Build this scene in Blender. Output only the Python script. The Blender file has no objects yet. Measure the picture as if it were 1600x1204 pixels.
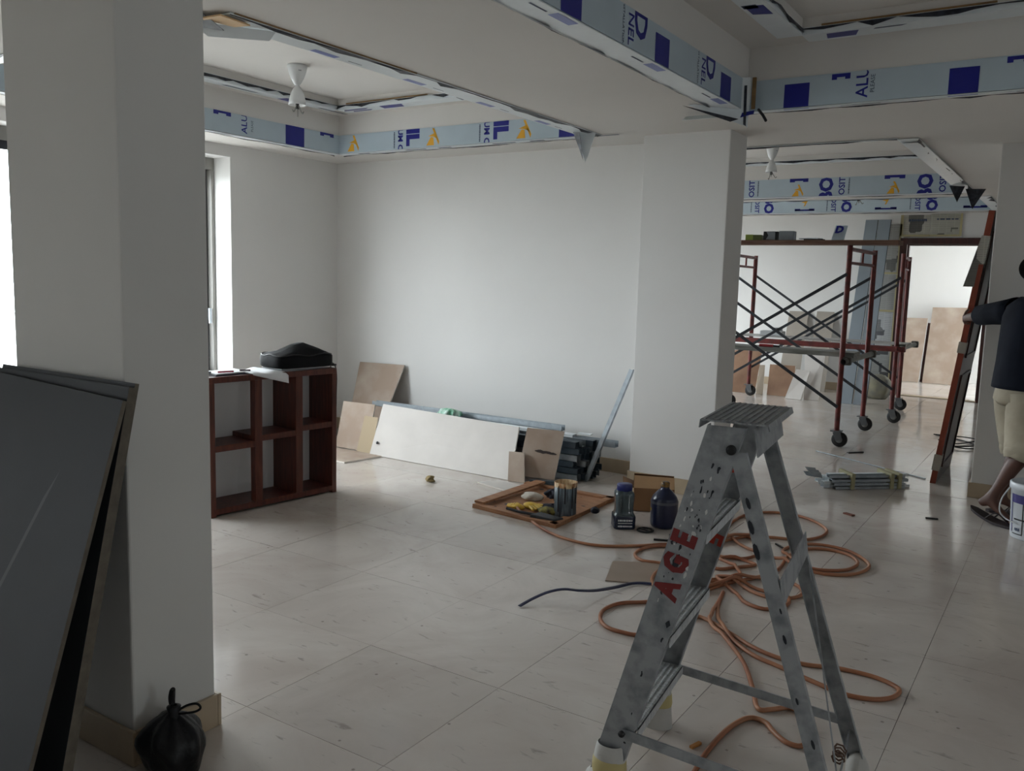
import bpy, bmesh, math, random
from mathutils import Vector, Matrix
random.seed(7)
S = bpy.context.scene
COL = S.collection

# ---------------------------------------------------------------- camera
# looks 33 deg left of the room's long axis (+y) and 7 deg down
def cam_axes():
    yaw, pitch, roll = math.radians(33.095), math.radians(7.0925), math.radians(1.5432)
    f = Vector((-math.sin(yaw)*math.cos(pitch), math.cos(yaw)*math.cos(pitch), -math.sin(pitch)))
    r = Vector((math.cos(yaw), math.sin(yaw), 0)); u = r.cross(f)
    return r*math.cos(roll)+u*math.sin(roll), -r*math.sin(roll)+u*math.cos(roll), f
_r, _u, _f = cam_axes()
cd = bpy.data.cameras.new('camera'); cam = bpy.data.objects.new('camera', cd); COL.objects.link(cam)
cd.sensor_fit = 'HORIZONTAL'; cd.sensor_width = 36.0; cd.lens = 1351.8/1600*36.0; cd.clip_end = 400
cam.matrix_world = Matrix(((_r.x, _u.x, -_f.x, 0), (_r.y, _u.y, -_f.y, 0), (_r.z, _u.z, -_f.z, 1.43), (0, 0, 0, 1)))
S.camera = cam

# ---------------------------------------------------------------- sky (bright even overcast) and exposure
W = bpy.data.worlds.new('overcast_sky'); S.world = W; W.use_nodes = True
bg = W.node_tree.nodes['Background']; bg.inputs[0].default_value = (0.92, 0.96, 1.0, 1); bg.inputs[1].default_value = 9.0
S.view_settings.view_transform = 'Standard'; S.view_settings.look = 'None'
S.view_settings.gamma = 1.0; S.view_settings.use_curve_mapping = False
S.view_settings.exposure = 0.92
S.cycles.max_bounces = 12; S.cycles.diffuse_bounces = 8; S.cycles.glossy_bounces = 4; S.cycles.transparent_max_bounces = 12
S.cycles.caustics_reflective = False; S.cycles.caustics_refractive = False

# left wall windows, the unseen second and last added for light: (y0, y1, z0, z1)
XL = -5.69
XR = 3.1
WINDOWS = [(1.95, 4.59, 0.58, 2.31), (-2.8, -1.7, 0.58, 2.31), (7.0, 9.0, 0.58, 2.31), (9.9, 11.9, 0.58, 2.31), (12.95, 14.5, 0.58, 2.31)]
ADDED_WINDOWS_R = [(0.4, 1.3, 1.1, 2.0), (4.2, 4.6, 1.1, 2.0)]  # unseen right wall windows, added and sized to lift the ambient light
ADDED_WINDOW_B = (12.85, 14.85, 0.2, 2.31); XB = 0.6                     # side window added out of view to brighten the room beyond the doorway
for i, (a, b, c, d) in enumerate(WINDOWS+ADDED_WINDOWS_R+[ADDED_WINDOW_B]):
    L = bpy.data.lights.new('window_portal', 'AREA'); L.shape = 'RECTANGLE'; L.size = d-c; L.size_y = b-a
    L.cycles.is_portal = True
    o = bpy.data.objects.new('window_portal', L); COL.objects.link(o)
    xw = XL-0.24 if i < 5 else (XR+0.24 if i < 7 else XB+0.18)
    o.location = (xw-(.12 if i < 5 else 0), (a+b)/2, (c+d)/2); o.rotation_euler = (0, math.radians(-90 if i < 5 else 90), 0)

# ---------------------------------------------------------------- helpers
def lin(c):
    if isinstance(c, str):
        c = [int(c[i:i+2], 16)/255 for i in (0, 2, 4)]
    return tuple((x/12.92 if x <= 0.04045 else ((x+0.055)/1.055)**2.4) for x in c)
MATS = {}
def mat(name, col, rough=0.6, metal=0.0, var=0.0, scale=6.0, col2=None, bump=0.0, bscale=60.0, detail=4.0, spec=0.5, lo=0.35, hi=0.65, stretch=None, rvar=0.0, coat=0.0):
    if name in MATS: return MATS[name]
    m = bpy.data.materials.new(name); m.use_nodes = True; nt = m.node_tree; b = nt.nodes['Principled BSDF']
    c = lin(col); b.inputs['Base Color'].default_value = (*c, 1); b.inputs['Roughness'].default_value = rough
    b.inputs['Metallic'].default_value = metal; b.inputs['Specular IOR Level'].default_value = spec
    if coat: b.inputs['Coat Weight'].default_value = coat; b.inputs['Coat Roughness'].default_value = 0.1
    if var or col2 or bump or rvar:
        tc = nt.nodes.new('ShaderNodeTexCoord'); src = tc.outputs['Object']
        if stretch:
            mp = nt.nodes.new('ShaderNodeMapping'); mp.inputs['Scale'].default_value = stretch
            nt.links.new(src, mp.inputs['Vector']); src = mp.outputs[0]
    if var or col2 or rvar:
        n = nt.nodes.new('ShaderNodeTexNoise'); n.inputs['Scale'].default_value = scale; n.inputs['Detail'].default_value = detail
        nt.links.new(src, n.inputs['Vector'])
        mr = nt.nodes.new('ShaderNodeMapRange'); mr.inputs[1].default_value = lo; mr.inputs[2].default_value = hi
        nt.links.new(n.outputs['Fac'], mr.inputs[0])
        if var or col2:
            mx = nt.nodes.new('ShaderNodeMix'); mx.data_type = 'RGBA'
            c2 = lin(col2) if col2 else tuple(x*(1-var) for x in c)
            mx.inputs[6].default_value = (*c, 1); mx.inputs[7].default_value = (*c2, 1)
            nt.links.new(mr.outputs[0], mx.inputs[0]); nt.links.new(mx.outputs[2], b.inputs['Base Color'])
        if rvar:
            mr2 = nt.nodes.new('ShaderNodeMapRange'); mr2.inputs[3].default_value = rough; mr2.inputs[4].default_value = rough+rvar
            nt.links.new(mr.outputs[0], mr2.inputs[0]); nt.links.new(mr2.outputs[0], b.inputs['Roughness'])
    if bump:
        n2 = nt.nodes.new('ShaderNodeTexNoise'); n2.inputs['Scale'].default_value = bscale; n2.inputs['Detail'].default_value = 3
        nt.links.new(src, n2.inputs['Vector'])
        bp = nt.nodes.new('ShaderNodeBump'); bp.inputs['Strength'].default_value = bump; bp.inputs['Distance'].default_value = 0.01
        nt.links.new(n2.outputs['Fac'], bp.inputs['Height']); nt.links.new(bp.outputs[0], b.inputs['Normal'])
    MATS[name] = m
    return m

class MB:
    """collects geometry in world coordinates, then builds ONE mesh object"""
    def __init__(s): s.v = []; s.f = []; s.m = []; s.sm = []
    def add(s, vs, fs, mi=0, smooth=False):
        o = len(s.v); s.v += [Vector(x) for x in vs]
        for f in fs: s.f.append([i+o for i in f]); s.m.append(mi); s.sm.append(smooth)
        return s
    def box(s, c, size, rz=0.0, R=None, mi=0):
        x, y, z = [k/2 for k in size]; M = R if R is not None else Matrix.Rotation(rz, 3, 'Z'); c = Vector(c)
        vs = [c+M@Vector((a*x, b*y, d*z)) for a in (-1, 1) for b in (-1, 1) for d in (-1, 1)]
        return s.add(vs, [(0,1,3,2),(4,6,7,5),(0,4,5,1),(2,3,7,6),(0,2,6,4),(1,5,7,3)], mi)
    def bb(s, x0, x1, y0, y1, z0, z1, mi=0): return s.box(((x0+x1)/2, (y0+y1)/2, (z0+z1)/2), (abs(x1-x0), abs(y1-y0), abs(z1-z0)), mi=mi)
    def slab(s, quad, t, mi=0):
        """quad = front face corners in order; thickness t to the back (against the normal)"""
        q = [Vector(p) for p in quad]; n = (q[1]-q[0]).cross(q[-1]-q[0]).normalized(); k = len(q)
        vs = q+[p-n*t for p in q]
        return s.add(vs, [tuple(range(k)), tuple(range(2*k-1, k-1, -1))]+[(i, i+k, (i+1) % k+k, (i+1) % k) for i in range(k)], mi)
    def bar(s, a, b, w, h, up=(0,0,1), mi=0):
        a = Vector(a); b = Vector(b); d = (b-a).normalized(); u = Vector(up); x = d.cross(u)
        if x.length < 1e-4: x = d.cross(Vector((1,0,0)))
        x.normalize(); y = x.cross(d)
        vs = [p+x*(i*w/2)+y*(j*h/2) for p in (a, b) for i, j in ((-1,-1),(1,-1),(1,1),(-1,1))]
        return s.add(vs, [(3,2,1,0),(4,5,6,7),(0,1,5,4),(1,2,6,5),(2,3,7,6),(3,0,4,7)], mi)
    def tube(s, pts, r, n=10, mi=0, caps=True, rs=None, flat=1.0):
        P = [Vector(p) for p in pts]; rings = []; px = None
        for i, p in enumerate(P):
            d = (P[min(i+1, len(P)-1)]-P[max(i-1, 0)]).normalized()
            u = Vector((0,0,1)) if abs(d.z) < 0.95 else Vector((1,0,0))
            x = d.cross(u).normalized()
            if px is not None and x.dot(px) < 0: x = -x
            if px is not None:
                x = (px-d*px.dot(d)); x.normalize()
            px = x; y = x.cross(d); R = rs[i] if rs else r
            rings.append([p+x*(R*math.cos(2*math.pi*k/n))+y*(R*flat*math.sin(2*math.pi*k/n)) for k in range(n)])
        vs = [v for rg in rings for v in rg]
        fs = [(i*n+k, i*n+(k+1) % n, (i+1)*n+(k+1) % n, (i+1)*n+k) for i in range(len(P)-1) for k in range(n)]
        s.add(vs, fs, mi, True)
        if caps: s.add(rings[0], [tuple(range(n-1, -1, -1))], mi); s.add(rings[-1], [tuple(range(n))], mi)
        return s
    def lathe(s, prof, c, n=24, mi=0, R=None, sq=1.0, sx=1.0, sy=1.0):
        c = Vector(c); M = R or Matrix.Identity(3); vs = []
        for (r, z) in prof:
            for k in range(n):
                a = 2*math.pi*k/n; ca, sa = math.cos(a), math.sin(a)
                if sq != 1.0:
                    q = (abs(ca)**sq+abs(sa)**sq)**(1/sq); ca, sa = ca/q, sa/q
                vs.append(c+M@Vector((r*ca*sx, r*sa*sy, z)))
        fs = [(i*n+k, i*n+(k+1) % n, (i+1)*n+(k+1) % n, (i+1)*n+k) for i in range(len(prof)-1) for k in range(n)]
        return s.add(vs, fs, mi, True)
    def text(s, txt, size, fr, mi=0, bold=0.0, sx=1.0):
        """flat lettering; fr(x, y) maps text coordinates to world points"""
        cu = bpy.data.curves.new('t', 'FONT'); cu.body = txt; cu.size = size; cu.offset = bold; cu.align_x = 'CENTER'; cu.align_y = 'CENTER'; cu.resolution_u = 2
        ob = bpy.data.objects.new('t', cu); COL.objects.link(ob)
        me = bpy.data.meshes.new_from_object(ob)
        s.add([fr(v.co.x*sx, v.co.y) for v in me.vertices], [tuple(p.vertices) for p in me.polygons], mi)
        bpy.data.objects.remove(ob); bpy.data.curves.remove(cu); bpy.data.meshes.remove(me)
        return s
    def dashes(s, w, h, fr, n=7, mi=0, seed=1):
        """a line of print too small to read: a row of little blocks of uneven width"""
        rr = random.Random(seed); ws = [rr.uniform(.5, 1.5) for _ in range(n)]; k = w/sum(ws); x = -w/2
        for q in ws:
            a, b = x+.12*k*q, x+.88*k*q; t = h/2*rr.uniform(.75, 1); s.add([fr(a, -t), fr(b, -t), fr(b, t), fr(a, t)], [(0,1,2,3)], mi); x += q*k
        return s
    def build(s, name, mats, parent=None, bevel=0.0, sub=0):
        org = ORG.get(parent.name, Vector()) if parent else Vector()
        me = bpy.data.meshes.new(name); me.from_pydata([tuple(v-org) for v in s.v], [], s.f)
        for m in (mats if isinstance(mats, (list, tuple)) else [mats]): me.materials.append(m)
        me.polygons.foreach_set('material_index', s.m); me.polygons.foreach_set('use_smooth', s.sm)
        me.validate(); me.update()
        o = bpy.data.objects.new(name, me); COL.objects.link(o)
        if parent: o.parent = parent; ORG[o.name] = org
        if bevel:
            b = o.modifiers.new('bevel', 'BEVEL'); b.width = bevel; b.segments = 2; b.limit_method = 'ANGLE'
        if sub:
            b = o.modifiers.new('subsurf', 'SUBSURF'); b.levels = sub; b.render_levels = sub
        return o
ORG = {}
def smooth_pts(P, k=6):
    P = [Vector(p) for p in P]; out = []
    for i in range(len(P)-1):
        a, b, c, d = P[max(i-1, 0)], P[i], P[i+1], P[min(i+2, len(P)-1)]
        for j in range(k):
            t = j/k
            out.append(0.5*((2*b)+(c-a)*t+(2*a-5*b+4*c-d)*t*t+(3*b-a-3*c+d)*t**3))
    return out+[P[-1]]
def tag(o, label, cat=None, group=None):
    o['label'] = label
    if cat: o['category'] = cat
    if group: o['group'] = group
    return o
def struct(o, label=None):
    o['kind'] = 'structure'
    if label: o['label'] = label
    return o
def thing(name, label, cat, loc, group=None):
    o = bpy.data.objects.new(name, None); COL.objects.link(o); o.location = loc; o.empty_display_size = 0.1
    ORG[o.name] = Vector(loc)
    return tag(o, label, cat, group)
def copy_tree(o, delta, parent=None):
    c = o.copy(); COL.objects.link(c); c.parent = parent
    if parent is None: c.location = Vector(o.location)+Vector(delta)
    for ch in list(o.children): copy_tree(ch, delta, c)
    return c
def frame(o, u, v):
    o, u, v = Vector(o), Vector(u), Vector(v)
    return lambda x, y: o+u*x+v*y

# ---------------------------------------------------------------- materials
wallm = mat('wall_paint', 'd9d8d6', 0.75, var=0.05, scale=1.2, bump=0.04, bscale=25)
ceilm = mat('ceiling_paint', 'd5d2ce', 0.8, var=0.05, scale=1.0, bump=0.03, bscale=30)
basem = mat('baseboard_tile', 'b3a28a', 0.35, var=0.1, scale=8)
film = mat('panel_film', 'b4c3cd', 0.32, var=0.06, scale=5, bump=0.05, bscale=14)
filmw = mat('panel_film_white', 'dfe6ea', 0.35, var=0.05, scale=9, bump=0.15, bscale=12)
blue = mat('print_blue', '12197f', 0.35)
blue2 = mat('print_pale_blue', '7580b8', 0.4)
orange = mat('print_orange', 'e0a62a', 0.4)
ink = mat('print_dark', '33405a', 0.5)
torn = mat('torn_film_dark', '161a26', 0.4, col2='3a3f4a', scale=30)
gold = mat('bare_wood_batten', '8f6f46', 0.6, var=0.3, scale=20)
dark = mat('black_plastic', '0d0d10', 0.45)
steel = mat('galvanised_steel', 'aab2b8', 0.35, 0.85, var=0.2, scale=18, rvar=0.2)
alu = mat('ladder_aluminium', '9a9da0', 0.5, 0.25, col2='777b7f', scale=22, detail=10, bump=0.05, bscale=40, lo=0.42, hi=0.68)
redsteel = mat('red_oxide_paint', '6e2a25', 0.5, col2='4a1d1a', scale=14, lo=0.4, hi=0.7)
redwood = mat('mahogany_stain', '613022', 0.42, col2='452017', scale=4, stretch=(14, 14, 1.5), detail=6)
gyp_b = mat('gypsum_brown_paper', 'a08d7e', 0.8, col2='b3a598', scale=5, detail=6, lo=0.4, hi=0.75)
gyp_w = mat('gypsum_white_paper', 'd0cbc6', 0.75, var=0.07, scale=5)
gyp_core = mat('gypsum_core', 'd9d3cb', 0.9)
ply = mat('plywood', 'a87a58', 0.6, col2='8d6245', scale=3, stretch=(1, 12, 12), detail=6)
skin = mat('skin', '5a3a2e', 0.5, var=0.15, scale=10)
# ================================================================ the setting
# ---- ground outside
g = MB(); g.bb(-120, XL-0.6, -90, 90, -5.2, -5.0)
struct(g.build('ground', mat('outdoor_ground', '9d9b97', 0.9, var=0.2, scale=0.3)), 'pale hazy ground far below the windows')

# ---- floor: slab with every tile its own piece
groutm = mat('grout', '9f968d', 0.9)
fm = MB(); fm.bb(XL-0.34, 3.32, -3.2, 12.65, -0.2, -0.004); fm.bb(XL-0.34, XB+.15, 12.65, 15.3, -0.2, -0.004)
floor = struct(fm.build('floor', groutm), 'polished beige marble-look tile floor covered in dust and scuffs')
tm = bpy.data.materials.new('polished_tile'); tm.use_nodes = True; nt = tm.node_tree; b = nt.nodes['Principled BSDF']
def N(t, **k):
    n = nt.nodes.new(t)
    for a, v in k.items(): n.inputs[a].default_value = v
    return n
geo = nt.nodes.new('ShaderNodeNewGeometry'); oi = nt.nodes.new('ShaderNodeObjectInfo')
mp = nt.nodes.new('ShaderNodeMapping'); mp.inputs['Scale'].default_value = (1, 1, 1); nt.links.new(geo.outputs['Position'], mp.inputs[0])
n1 = N('ShaderNodeTexNoise', Scale=1.6, Detail=8.0, Roughness=0.6, Distortion=1.2); nt.links.new(mp.outputs[0], n1.inputs['Vector'])
rp = nt.nodes.new('ShaderNodeValToRGB'); rp.color_ramp.elements[0].position = 0.34; rp.color_ramp.elements[1].position = 0.66
rp.color_ramp.elements[0].color = (*lin('bdb3ab'), 1); rp.color_ramp.elements[1].color = (*lin('cdc6bf'), 1)
nt.links.new(n1.outputs['Fac'], rp.inputs[0])
# per-tile tone
hsv = nt.nodes.new('ShaderNodeHueSaturation'); mr = nt.nodes.new('ShaderNodeMapRange'); mr.inputs[3].default_value = 0.94; mr.inputs[4].default_value = 1.04
nt.links.new(oi.outputs['Random'], mr.inputs[0]); nt.links.new(mr.outputs[0], hsv.inputs['Value']); nt.links.new(rp.outputs[0], hsv.inputs['Color'])
# scuffs: short dark smears, and fine specks
mp2 = nt.nodes.new('ShaderNodeMapping'); mp2.inputs['Rotation'].default_value = (0, 0, 0.5); mp2.inputs['Scale'].default_value = (9, 34, 1); nt.links.new(geo.outputs['Position'], mp2.inputs[0])
n2 = N('ShaderNodeTexNoise', Scale=1.0, Detail=5.0, Roughness=0.6, Distortion=0.6); nt.links.new(mp2.outputs[0], n2.inputs['Vector'])
n3 = N('ShaderNodeTexNoise', Scale=1.1, Detail=2.0); nt.links.new(geo.outputs['Position'], n3.inputs['Vector'])
ms = nt.nodes.new('ShaderNodeMapRange'); ms.inputs[1].default_value = 0.62; ms.inputs[2].default_value = 0.71; ms.inputs[4].default_value = 0.45; nt.links.new(n2.outputs['Fac'], ms.inputs[0])
vo = N('ShaderNodeTexVoronoi', Scale=14.0); nt.links.new(geo.outputs['Position'], vo.inputs['Vector'])
mv = nt.nodes.new('ShaderNodeMapRange'); mv.inputs[1].default_value = 0.10; mv.inputs[2].default_value = 0.06; mv.inputs[4].default_value = 0.6; nt.links.new(vo.outputs['Distance'], mv.inputs[0])
mg = nt.nodes.new('ShaderNodeMath'); mg.operation = 'GREATER_THAN'; mg.inputs[1].default_value = 0.86
sx = nt.nodes.new('ShaderNodeSeparateColor'); nt.links.new(vo.outputs['Color'], sx.inputs[0]); nt.links.new(sx.outputs[0], mg.inputs[0])
mm = nt.nodes.new('ShaderNodeMath'); mm.operation = 'MULTIPLY'; nt.links.new(mv.outputs[0], mm.inputs[0]); nt.links.new(mg.outputs[0], mm.inputs[1])
mxx = nt.nodes.new('ShaderNodeMath'); mxx.operation = 'MAXIMUM'; nt.links.new(ms.outputs[0], mxx.inputs[0]); nt.links.new(mm.outputs[0], mxx.inputs[1])
mx = nt.nodes.new('ShaderNodeMix'); mx.data_type = 'RGBA'; mx.inputs[7].default_value = (*lin('6a625b'), 1)
nt.links.new(mxx.outputs[0], mx.inputs[0]); nt.links.new(hsv.outputs[0], mx.inputs[6]); nt.links.new(mx.outputs[2], b.inputs['Base Color'])
mr3 = nt.nodes.new('ShaderNodeMapRange'); mr3.inputs[1].default_value = 0.25; mr3.inputs[2].default_value = 0.75; mr3.inputs[3].default_value = 0.085; mr3.inputs[4].default_value = 0.17
nt.links.new(n3.outputs['Fac'], mr3.inputs[0]); nt.links.new(mr3.outputs[0], b.inputs['Roughness'])
b.inputs['Specular IOR Level'].default_value = 0.55
tile_me = None; T = 0.6; X0 = -2.19; Y0 = 1.804; rest = MB(); cnt = 0
for i in range(-6, 10):
    for j in range(-9, 23):
        x0, x1 = X0+i*T, X0+(i+1)*T; y0, y1 = Y0+j*T, Y0+(j+1)*T
        if x1 > 3.2 or (y1 > 12.7 and x1 > XB+.1) or x0 < XL-0.05 or y0 < -3.1 or y1 > 15.1: continue
        inview = (x0 < 0.1 and y1 > 0.9 and x1 > -1.98*y1-0.05) and not (x0 < -2.6 and 5.8 < y0) and not (x1 < -1.9 and y0 > 5.8 and x1 < -0.37*y1)
        if inview and cnt < 300:
            if tile_me is None:
                m_ = MB(); e = 0.2991
                m_.add([(-e,-e,0),(e,-e,0),(e,e,0),(-e,e,0),(-e,-e,-.01),(e,-e,-.01),(e,e,-.01),(-e,e,-.01)], [(0,1,2,3),(4,5,1,0),(5,6,2,1),(6,7,3,2),(7,4,0,3)])
                o = m_.build('tile', tm, floor); tile_me = o.data
            else:
                o = bpy.data.objects.new('tile', tile_me); COL.objects.link(o); o.parent = floor
            o.location = ((x0+x1)/2, (y0+y1)/2, random.uniform(-0.0004, 0.0004)); cnt += 1
        else:
            c = 0.0009; rest.add([(x0+c,y0+c,0),(x1-c,y0+c,0),(x1-c,y1-c,0),(x0+c,y1-c,0)], [(0,1,2,3)])
o = rest.build('tile_field', tm, floor); o['kind'] = 'stuff'; o['label'] = 'further beige floor tiles'

# ---- walls
def wall_y(name, x, x2, y0, y1, holes, z1=2.9, label=None, parent=None):
    """wall slab between x and x2 running along y, holes = [(ya, yb, za, zb)]"""
    m = MB(); ys = sorted({y0, y1, *[h[0] for h in holes], *[h[1] for h in holes]}); 
    for a, b_ in zip(ys, ys[1:]):
        hs = [h for h in holes if h[0] <= a+1e-6 and h[1] >= b_-1e-6]
        if not hs: m.bb(x, x2, a, b_, 0, z1)
        else:
            m.bb(x, x2, a, b_, 0, hs[0][2]) if hs[0][2] > 0 else None; m.bb(x, x2, a, b_, hs[0][3], z1)
    return struct(m.build(name, wallm), label)
wall_y('wall_left', XL, XL-0.34, -3.2, 15.3, WINDOWS, label='white painted wall with tall windows on the left')
m = MB(); m.bb(XL, -2.56, 5.77, 5.97, 0, 2.9); struct(m.build('wall_back', wallm), 'white wall facing the camera behind the leaning boards')
m = MB(); m.bb(-2.56, -1.957, 5.47, 5.79, 0, 2.9); struct(m.build('wall_pillar_back', wallm, bevel=0.006), 'white square pillar at the end of the back wall')
m = MB(); m.bb(-2.74, -2.176, 1.39, 1.67, 0, 2.9); struct(m.build('wall_pillar_left', mat('pillar_paint', 'd3d2cf', 0.75, var=0.05, scale=1.5, bump=0.05, bscale=20), bevel=0.006), 'white square pillar close by on the left')
m = MB(); m.bb(-0.535, 0.3, 6.70, 7.9, 0, 2.9); struct(m.build('wall_pillar_right', wallm, bevel=0.006), 'white pillar at the right edge behind the worker')
m = MB(); m.bb(XL, -2.03, 12.5, 12.65, 0, 2.9); m.bb(-0.98, 3.2, 12.5, 12.65, 0, 2.9); m.bb(-2.03, -0.98, 12.5, 12.65, 2.08, 2.9)
struct(m.build('wall_far', wallm), 'white far wall with the open doorway')
m = MB(); m.bb(XL, XB+.15, 15.0, 15.2, 0, 2.9); struct(m.build('wall_beyond', wallm), 'white wall of the room seen through the doorway')
wall_y('wall_right', XR, XR+0.22, -3.2, 12.65, ADDED_WINDOWS_R, label='white wall out of sight on the right')
wall_y('wall_beyond_side', XB, XB+0.15, 12.65, 15.0, [ADDED_WINDOW_B], label='side wall beyond the doorway, holding the added window')
m = MB(); m.bb(XL, 3.2, -3.2, -3.0, 0, 2.9); struct(m.build('wall_rear', wallm))

# ---- baseboards
def bboard(name, parts, label):
    m = MB()
    for p in parts: m.bb(*p, 0.0, 0.105)
    return struct(m.build(name, basem, bevel=0.003), label)
bboard('baseboard_back', [(XL, -2.572, 5.757, 5.77)], 'beige tile baseboard along the back wall')
bboard('baseboard_pillar_back', [(-2.572, -1.945, 5.456, 5.47), (-1.957, -1.943, 5.47, 5.79), (-2.574, -2.56, 5.47, 5.757)], 'beige tile baseboard around the back pillar')
bboard('baseboard_pillar_left', [(-2.754, -2.162, 1.376, 1.39), (-2.176, -2.162, 1.39, 1.67), (-2.754, -2.162, 1.67, 1.684), (-2.754, -2.74, 1.39, 1.67)], 'brown-grey tile baseboard around the left pillar')
bboard('baseboard_pillar_right', [(-0.549, 0.3, 6.686, 6.70), (-0.549, -0.535, 6.70, 7.9)], 'beige tile baseboard around the right pillar')
bboard('baseboard_left', [(XL, XL+0.013, -3.0, 5.757)], 'beige tile baseboard under the left windows')
bboard('baseboard_far', [(XL, -2.12, 12.487, 12.5), (-0.9, 3.1, 12.487, 12.5)], 'beige tile baseboard along the far wall')

# ---- windows: grey aluminium frames, sliding sashes, glass
wfm = mat('window_aluminium', '8c8a86', 0.45, 0.2); wsm = mat('sash_dark_aluminium', '2b2e36', 0.4, 0.3); gl = bpy.data.materials.new('window_glass'); gl.use_nodes = True
nt = gl.node_tree; nt.nodes.remove(nt.nodes['Principled BSDF'])
tr = nt.nodes.new('ShaderNodeBsdfTransparent'); gs = nt.nodes.new('ShaderNodeBsdfGlossy'); gs.inputs['Roughness'].default_value = 0.02
tr.inputs[0].default_value = (0.93, 0.95, 0.95, 1)
ms = nt.nodes.new('ShaderNodeMixShader'); ms.inputs[0].default_value = 0.07
nt.links.new(tr.outputs[0], ms.inputs[1]); nt.links.new(gs.outputs[0], ms.inputs[2]); nt.links.new(ms.outputs[0], nt.nodes['Material Output'].inputs[0])
for k, (a, b_, c, d) in enumerate(WINDOWS+ADDED_WINDOWS_R+[ADDED_WINDOW_B]):
    xo = XL-0.245 if k < 5 else (XR+.15 if k < 7 else XB+.1)
    m = MB(); t = 0.03
    m.bb(xo-.05, xo+.05, a, a+t, c, d); m.bb(xo-.05, xo+.05, b_-t, b_, c, d); m.bb(xo-.05, xo+.05, a+t, b_-t, c, c+t); m.bb(xo-.05, xo+.05, a+t, b_-t, d-.09, d)
    win = struct(m.build(f'window_{k+1}', wfm), ['tall bright window beside the left pillar', 'unseen tall window added behind the camera side to light the foreground', 'tall window in the far bay', 'tall window near the far wall', 'unseen window added to light the room past the doorway', 'unseen window added on the right for ambient light', 'further unseen window added on the right for ambient light', 'unseen side window added to brighten the room past the doorway'][k])
    mid = (a+b_)/2
    for (p, q, dx) in ((a+t, mid+.04, .022), (mid-.04, b_-t, -.022)):
        sm = MB(); s_ = 0.055; z0, z1 = c+t, d-.09
        sm.bb(xo+dx-.015, xo+dx+.015, p, p+s_, z0, z1); sm.bb(xo+dx-.015, xo+dx+.015, q-s_, q, z0, z1)
        sm.bb(xo+dx-.015, xo+dx+.015, p+s_, q-s_, z0, z0+s_); sm.bb(xo+dx-.015, xo+dx+.015, p+s_, q-s_, z1-s_, z1)
        so = sm.build('window_sash', wsm, win)
        pm = MB(); pm.bb(xo+dx-.003, xo+dx+.003, p+s_, q-s_, z0+s_, z1-s_); pm.build('pane', gl, so)
    hm = MB(); hm.bb(xo+.037, xo+.05, b_-t-.035, b_-t-.012, 1.0, 1.12); hm.build('sash_handle', steel, win)

# ---- door frame in the far wall
frm = mat('door_frame_varnish', '3f1c17', 0.35, col2='2a120f', scale=5, stretch=(12, 12, 1.2))
m = MB(); m.bb(-2.07, -1.985, 12.44, 12.67, 0, 2.085)
dr = struct(m.build('door_1', frm), 'dark red varnished door frame of the far doorway')
m = MB(); m.bb(-1.025, -0.94, 12.44, 12.67, 0, 2.085); m.build('jamb', frm, dr)
m = MB(); m.bb(-1.985, -1.025, 12.44, 12.67, 2.005, 2.085); m.build('door_head', frm, dr)
m = MB(); m.bb(-1.985, -1.97, 12.53, 12.60, 0, 2.005); m.bb(-1.97, -1.04, 12.53, 12.60, 1.99, 2.005); m.bb(-1.04, -1.025, 12.53, 12.60, 0, 2.005); m.build('door_stop', frm, dr)
m = MB(); m.bb(-1.985, -1.025, 12.5, 12.65, 0, 0.012); m.build('threshold', basem, dr)

# ---- ceiling: flat soffit with recessed coffers
ZS = 2.40
COF = [dict(x0=-5.21, x1=-2.93, y0=2.26, y1=5.30, zf=2.545, zl=2.70, zt=2.775, w=(.20, .2, .2, .22)),
       dict(x0=-1.687, x1=1.6, y0=0.9, y1=4.945, zf=2.56, zl=2.74, zt=2.82, w=(.33, .2, .2, .16)),
       dict(x0=-5.0, x1=-1.10, y0=6.24, y1=9.85, zf=2.595, zl=2.75, zt=2.83, w=(.2, .22, .2, .1)),
       dict(x0=-5.0, x1=-1.0, y0=10.28, y1=12.05, zf=2.582, zl=2.75, zt=2.83, w=(.2, .2, .2, .2))]
xs = sorted({XL, 3.2, *[c['x0'] for c in COF], *[c['x1'] for c in COF]}); ys = sorted({-3.1, 15.1, *[c['y0'] for c in COF], *[c['y1'] for c in COF]})
xs = sorted(set(xs)|{XB}); ys = sorted(set(ys)|{12.65}); m = MB()
for a, b_ in zip(xs, xs[1:]):
    for c, d in zip(ys, ys[1:]):
        if any(q['x0'] <= a+1e-6 and q['x1'] >= b_-1e-6 and q['y0'] <= c+1e-6 and q['y1'] >= d-1e-6 for q in COF): continue
        if a >= XB-1e-6 and c >= 12.65-1e-6: continue
        m.add([(a,c,ZS),(a,d,ZS),(b_,d,ZS),(b_,c,ZS)], [(0,1,2,3)])
ceil = struct(m.build('ceiling', ceilm), 'white plastered ceiling with stepped recessed coffers')
m = MB(); m.bb(XL-.34, 3.32, -3.2, 12.65, 2.9, 3.0); m.bb(XL-.34, XB+.15, 12.65, 15.3, 2.9, 3.0); m.build('roof_slab', ceilm, ceil)
def ring(m, x0, x1, y0, y1, za, zb):
    m.add([(x0,y0,za),(x1,y0,za),(x1,y1,za),(x0,y1,za),(x0,y0,zb),(x1,y0,zb),(x1,y1,zb),(x0,y1,zb)], [(0,4,5,1),(1,5,6,2),(2,6,7,3),(3,7,4,0)])
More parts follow.
